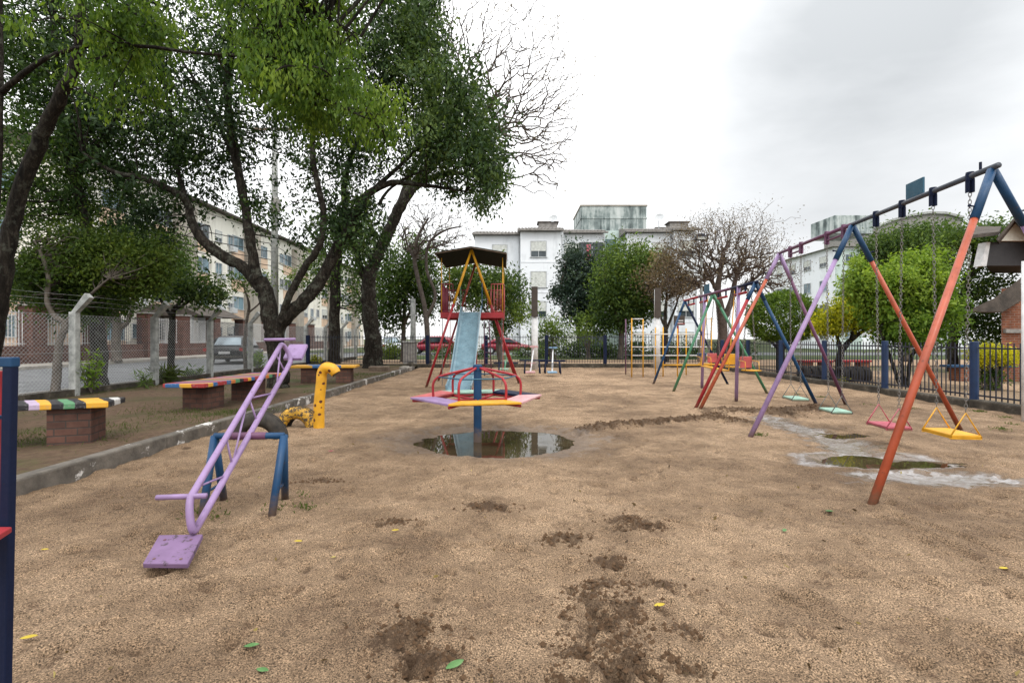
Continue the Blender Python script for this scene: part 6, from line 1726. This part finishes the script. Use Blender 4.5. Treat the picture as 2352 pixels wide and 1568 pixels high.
# trees beyond the back fence
def blob_tree(px, basepy, Y, trunk_top, blobs, leaf, size, label, seed, tr=.16, name='broadleaf_tree', grp='trees beyond the back fence', bark='barkg', tw=.35, asp=.45):
    x0, y0 = trunk_top
    return std(name, label, px, 0, Y, .06, [([(px+(x0-px)*.4, (y0+800)/2+10), (x0, y0), (x0+4, y0-50)], [tr, tr*.8, tr*.6, tr*.3]), ([(px+(x0-px)*.4, (y0+800)/2), (x0+25, y0-20), (x0+40, y0-70)], [tr*.5, tr*.35, tr*.15]), ([(px+(x0-px)*.4, (y0+800)/2-6), (x0-24, y0-20), (x0-40, y0-60)], [tr*.5, tr*.35, tr*.15])], blobs, M[leaf], size, M[bark], seed, grp, .4, asp, 'tree', tw)
blob_tree(925, 0, 27, (930, 700), [(900, 640, 0, (1.5, 1.5, 1.7), 90, 55, .36, .45), (960, 610, 0, (1.5, 1.4, 1.7), 90, 55, .36, .35), (985, 680, 0, (1.1, 1.2, 1.4), 50, 55, .34, .3), (900, 720, 0, (1.2, 1.2, 1.0), 44, 50, .34, .2)], 'leafC', .18, 'broad green tree left of the slide platform', 81)
blob_tree(1150, 0, 25.5, (1130, 720), [(1090, 665, 0, (1.6, 1.3, 1.2), 80, 55, .32, .45), (1160, 670, 0, (1.2, 1.2, 1.2), 70, 55, .32, .4), (1195, 712, 0, (.7, .8, .6), 26, 50, .26, .75), (1060, 640, 0, (1, 1, .8), 40, 50, .3, .7), (1150, 740, 0, (.8, .8, .5), 18, 45, .28, .2)], 'leafC', .17, 'green tree showing through and right of the slide platform', 82)
blob_tree(1330, 0, 34, (1328, 720), [(1320, 620, 0, (.85, 1, 1.8), 70, 55, .36, .42), (1335, 690, 0, (1.7, 1.3, 1.3), 70, 55, .38, .36), (1375, 640, 0, (1.3, 1.2, 2.0), 80, 55, .38, .38), (1285, 668, 0, (.6, .7, .4), 12, 45, .25, .42), (1345, 730, 0, (1.1, 1, .8), 24, 50, .34, .3)], 'leafBlue', .22, 'dark bluish tree before the white apartment block', 83)
blob_tree(1425, 0, 30, (1432, 720), [(1430, 620, 0, (1.7, 1.4, 1.7), 120, 60, .38, .55), (1430, 690, 0, (1.8, 1.5, 1.8), 120, 60, .38, .38), (1480, 600, 0, (1.0, 1.1, 1.1), 50, 55, .34, .55), (1400, 740, 0, (1.0, 1, .7), 26, 50, .3, .25), (1480, 690, 0, (1.0, 1, 1.4), 40, 55, .34, .3)], 'leafC', .2, 'big round green tree beside the brown tree, at the back', 84, .22)
def brown_tree():
    Y = 27.5; g = np.random.default_rng(85); b = Vector((PX(1655, 0, Y).x, Y, .06)); root = thing('brown_tree', 'wide brownish tree with dense fine twigs behind the swings', 'tree', b, 'trees beyond the back fence')
    mb = MB(); nodes = []
    for pts, rad in (([b-Vector((0, 0, .1)), PX(1660, 760, Y), PX(1655, 710, Y), PX(1648, 670, Y), PX(1655, 620, Y), PX(1660, 570, Y)], [.30, .27, .24, .2, .13, .06]),
                     ([PX(1660, 740, Y), PX(1680, 690, Y), PX(1690, 640, Y), PX(1715, 590, Y)], [.2, .17, .13, .06]),
                     ([PX(1652, 690, Y), PX(1610, 660, Y), PX(1575, 640, Y), PX(1545, 610, Y)], [.16, .11, .08, .04]),
                     ([PX(1650, 670, Y), PX(1620, 620, Y), PX(1600, 570, Y)], [.13, .09, .05]),
                     ([PX(1684, 680, Y), PX(1720, 650, Y), PX(1760, 620, Y)], [.13, .09, .05])):
        pp, rr = smooth_path(pts, rad, 5); mb.tube(pp, rr, 8); nodes += pp[7 if rad[0] > .25 else 2:]
    T = area_points(g, 1500, [(1500, 620), (1515, 560), (1560, 515), (1620, 492), (1680, 492), (1735, 510), (1775, 550), (1795, 600), (1790, 660), (1750, 680), (1700, 640), (1640, 620), (1590, 670), (1530, 690), (1495, 670)], D(Y, 1.5))
    fill_twigs(mb, g, nodes, list(T), .042, .009, PX(1655, 680, Y), .10)
    mb.build('trunk', M['twigb'], root, smooth=True)
    pts = np.repeat(T, 13, 0)+g.normal(size=(len(T)*13, 3))*.22
    leaf_mesh('crown', pts, .085, M['leafBrown'], root, .3, .4, np.full(len(pts), .42), 86, None, b)
M['twigb'] = rough_mat('brown_twig_bark', [(0.3, (0.045, 0.034, 0.028)), (0.7, (0.13, 0.10, 0.085))], 8, 0.95, 0.4, 0.01)
brown_tree()
blob_tree(1530, 0, 26.5, (1528, 720), [(1530, 600, 0, (.8, .9, .9), 30, 50, .28, .5), (1545, 660, 0, (.9, .9, .9), 26, 50, .28, .4), (1495, 640, 0, (.7, .8, .9), 24, 50, .28, .45)], 'leafBrown', .14, 'thin brown leaved tree between the big green tree and light pole', 87, .16, bark='bark')
def bush(px, py, Y, r, n, leaf, size, label, seed, z0=.06, name='bush', grp='bushes beyond the back fence', tint=.45, sg=.2, npl=45):
    c = PX(px, py, Y); b = Vector((c.x, Y, z0)); root = thing(name, label, 'bush', b, grp); g = np.random.default_rng(seed)
    cc = ell_points(g, n, c, r, .4); cc = cc[cc[:, 2] > z0]
    pts = np.concatenate([q+g.normal(size=(npl, 3))*sg for q in cc]); ti = np.repeat(tint+g.normal(size=len(cc))*.15, npl)
    mb = MB()
    for i in range(0, len(cc), 3):
        a = b+Vector((g.normal()*.1, g.normal()*.1, 0)); mb.tube([a, (a+Vector(cc[i]))/2+Vector((0, 0, .1)), Vector(cc[i])], [.03, .02, .008], 4)
    mb.build('stem', M['barkg'], root); pts[:, 2] = np.maximum(pts[:, 2], z0+.02)
    leaf_mesh('foliage', pts, size, leaf if not isinstance(leaf, str) else M[leaf], root, .2, .45, ti, seed+1, None, b)
    return root
bush(1270, 770, 29, (1.5, .9, .95), 46, 'leafC', .16, 'loose green bush before the white block, right of the tall white post', 91, tint=.6, sg=.25)
bush(1350, 752, 30.5, (1.0, .8, .9), 30, 'leafC', .16, 'bright green bush beneath the dark bluish tree', 92, tint=.8, sg=.25)
hedge_specs = [(1235, 812, 32.5, 1.9), (1320, 805, 32.5, 1.5), (1392, 806, 32.5, 1.4), (1470, 806, 32, 1.6), (1560, 806, 32, 1.6), (1690, 806, 30, 1.5), (1050, 810, 33, 2.0), (900, 808, 31, 1.6)]
hl = ['low dark hedge bush at the foot of the tall white post', 'low dark hedge bush under the dark bluish tree', 'low dark hedge bush between the two big trees', 'low dark hedge bush behind the climbing frame', 'low dark hedge bush behind the basketball hoop', 'low dark hedge bush below the brown tree', 'low dark hedge bush behind the slide', 'low pale flowering bush right of the leaning trunk']
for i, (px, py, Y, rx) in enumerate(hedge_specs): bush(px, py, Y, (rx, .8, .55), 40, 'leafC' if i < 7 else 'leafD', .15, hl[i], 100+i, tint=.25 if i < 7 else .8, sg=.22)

# clipped ball, yellow and bright trees at right
c = PX(1795, 730, 18.6); b = Vector((c.x, 18.6, .02)); root = thing('topiary_tree', 'ball shaped clipped tree behind the right swing legs', 'tree', b)
mb = MB(); pp, rr = smooth_path([b-Vector((0, 0, .05)), PX(1792, 800, 18.6), PX(1795, 760, 18.6)], [.17, .15, .13], 4); mb.tube(pp, rr, 10)
for dx in (-.5, -.2, .25, .55): mb.tube([PX(1793, 805, 18.6), PX(1794, 775, 18.6)+Vector((dx*1.3, dx*.4, 0))], [.08, .04], 6)
mb.build('trunk', M['bark'], root, smooth=True)
g = np.random.default_rng(111); n = 15000
d = g.normal(size=(n, 3)); d /= np.linalg.norm(d, axis=1)[:, None]
nz = 1+.05*np.sin(d[:, 0]*9+1)*np.sin(d[:, 2]*8)+.04*np.sin(d[:, 1]*13+d[:, 2]*11)
rr_ = (1-.2*g.random(n)**1.3)*nz
pts = np.array(c)+d*rr_[:, None]*np.array((1.27, 1.2, 1.02)); pts[:, 2] = np.maximum(pts[:, 2], 1.24+.14*g.random(n))
leaf_mesh('crown', pts, .10, M['leafBall'], root, .0, .5, .55+g.normal(size=n)*.2, 112, None, b)

std('small_tree', 'small yellow green tree with forked dark stems beyond the blue fence', 1925, 860, 16.0, .03,
    [([(1928, 820), (1945, 790), (1975, 765), (2000, 745)], [.13, .11, .09, .06, .03]), ([(1930, 815), (1925, 780), (1915, 755)], [.07, .06, .03]), ([(1945, 795), (1960, 760), (1955, 730)], [.06, .05, .02])],
    [(1940, 730, 0, (.85, .7, .42), 80, 60, .17, .55), (1905, 748, 0, (.42, .5, .22), 34, 60, .14, .6), (1960, 700, 0, (.5, .5, .32), 40, 60, .15, .6), (1990, 745, 0, (.4, .5, .3), 22, 55, .15, .4)], M['leafYellow'], .10, M['bark'], 113)
std('bright_tree', 'bright light green bushy tree behind the blue fence at right', 2075, 890, 13.6, .03,
    [([(2072, 850), (2070, 800), (2075, 740), (2080, 680)], [.07, .06, .055, .05, .03]), ([(2085, 888), (2090, 830), (2110, 790), (2130, 740)], [.05, .05, .045, .04, .02][:4]), ([(2065, 880), (2045, 820), (2030, 780), (2010, 720)], [.05, .045, .04, .02])],
    [([(1945, 585), (1985, 628), (2020, 642), (2050, 628), (2062, 584), (2085, 622), (2105, 628), (2130, 572), (2165, 572), (2182, 620), (2162, 680), (2188, 720), (2160, 772), (2100, 785), (2030, 780), (1985, 742), (1992, 690), (1950, 662), (1962, 620)], D(13.6, .4), 115, 46, .11, .5), ([(1960, 600), (2000, 650), (2060, 600), (2090, 640), (2140, 585), (2170, 630), (2150, 700), (2060, 690), (1980, 670)], D(13.2, .25), 46, 44, .09, .8), (2085, 725, .1, (.75, .5, .5), 60, 60, .17, .1), (2130, 640, 0, (.45, .5, .5), 40, 60, .17, .62), (2080, 625, 0, (.5, .5, .4), 36, 60, .15, .66), (1985, 645, 0, (.42, .5, .42), 34, 60, .16, .66), (2010, 690, 0, (.55, .6, .5), 46, 60, .17, .55), (2150, 710, 0, (.5, .6, .6), 44, 60, .17, .4), (2090, 768, 0, (.95, .7, .28), 60, 60, .17, .12), (1972, 615, 0, (.2, .3, .34), 12, 60, .10, .75), (2000, 655, -.3, (.3, .3, .3), 16, 60, .12, .78), (2140, 596, 0, (.2, .3, .38), 16, 60, .10, .75), (2085, 592, 0, (.18, .3, .36), 12, 60, .10, .78), (2165, 640, 0, (.28, .3, .3), 14, 60, .11, .7), (2060, 640, -.5, (.4, .3, .3), 20, 60, .12, .74), (1955, 668, 0, (.28, .3, .25), 12, 60, .11, .7)], M['leafBright'], .105, M['bark'], 115)
blob_tree(2085, 0, 27, (2085, 640), [(2050, 570, 0, (1.4, 1.2, 1.1), 90, 55, .32, .42), (2110, 560, 0, (1.3, 1.2, 1.2), 90, 55, .32, .38), (2150, 590, 0, (1.2, 1.2, 1.3), 70, 55, .32, .32), (2000, 600, 0, (.8, .9, .8), 36, 50, .3, .35), (2080, 620, 0, (1.6, 1.2, .8), 60, 50, .32, .25)], 'leafC', .17, 'dark green tree rising behind the bright green tree at right', 117, .2, grp='trees beyond the right fence')
std('broadleaf_tree', 'tall open dark tree leaning beside the brick house at right', 2190, 850, 19.5, .03,
    [([(2188, 790), (2200, 720), (2225, 640), (2240, 580), (2235, 530)], [.2, .18, .16, .12, .09, .04]), ([(2205, 700), (2180, 640), (2170, 580)], [.1, .07, .03]), ([(2225, 640), (2265, 600), (2290, 560)], [.09, .06, .03]), ([(2210, 690), (2250, 660), (2290, 640)], [.07, .05, .02])],
    [(2220, 550, 0, (1.5, 1.1, .5), 60, 55, .26, .45), (2290, 540, 0, (1.1, 1, .45), 30, 50, .24, .5), (2260, 650, 0, (1.1, .9, .55), 44, 50, .26, .35), (2170, 640, 0, (.6, .8, .9), 30, 50, .26, .4), (2240, 730, 0, (1.0, .9, .9), 50, 50, .28, .3), (2185, 700, 0, (.5, .6, .7), 22, 50, .24, .6), (2280, 760, 0, (.8, .8, .6), 26, 45, .28, .35)], M['leafC'], .14, M['bark'], 119, 'trees beyond the right fence')
bush(2278, 818, 12.6, (.56, .45, .27), 120, 'leafYellow', .065, 'clipped yellow mushroom shaped bush beyond the right fence', 121, .03, grp=None, tint=.8, sg=.06, npl=50)
bush(2278, 868, 12.6, (.30, .28, .25), 24, 'leafBall', .07, 'dark green lower bush under the yellow clipped one', 122, .03, grp=None, tint=.3, sg=.08, npl=50)
bush(1935, 880, 14.0, (.14, .14, .16), 12, 'leafYellow', .06, 'tiny bright weed shrub at the foot of the right fence', 123, .03, grp=None, tint=.6, sg=.05, npl=24)

# plants on the bed
def plant(px, py, h, label, seed, leaf, n=18, spread=.28, size=.16, asp=.28, rise=True):
    b = G(px, py, BEDZ); g = np.random.default_rng(seed); root = thing('shrub', label, 'plant', b, 'plants along the chain link fence')
    mb = MB(); pts = []
    for i in range(n):
        t_ = g.uniform(.35, 1.0)*h; a = g.uniform(0, 6.28); r = spread*g.uniform(.2, 1)
        e = b+Vector((math.cos(a)*r, math.sin(a)*r, t_)); mb.tube([b, b+(e-b)*.5+Vector((0, 0, .08*h)), e], [.010, .007, .004], 4)
        k = 14; s = g.uniform(.3, 1, k)[:, None]; pts.append(np.array(b)*(1-s)+np.array(e)*s+g.normal(size=(k, 3))*.05)
    mb.build('stem', M['barkg'], root); pts = np.concatenate(pts)
    leaf_mesh('foliage', pts, size, M[leaf], root, -.2, asp, np.full(len(pts), .55), seed+1, None, b)
plant(210, 902, .95, 'leafy shrub with yellow green top at the first fence post', 131, 'leafBright', 24, .30, .12)
plant(385, 878, .38, 'spiky green plant beside the second fence post', 133, 'grass', 20, .30, .26, .14)
plant(330, 890, .4, 'small grey green tuft left of the second fence post', 135, 'leafC', 10, .16, .2, .12)
plant(590, 850, .75, 'light green shrub right of the fourth fence post', 137, 'leafBright', 22, .35, .17)
plant(440, 868, .35, 'low weed clump behind the patchwork bench', 139, 'leafC', 16, .4, .14)
plant(725, 836, .45, 'low flowering shrub left of the slim dark trunk', 141, 'leafYellow', 20, .5, .14)
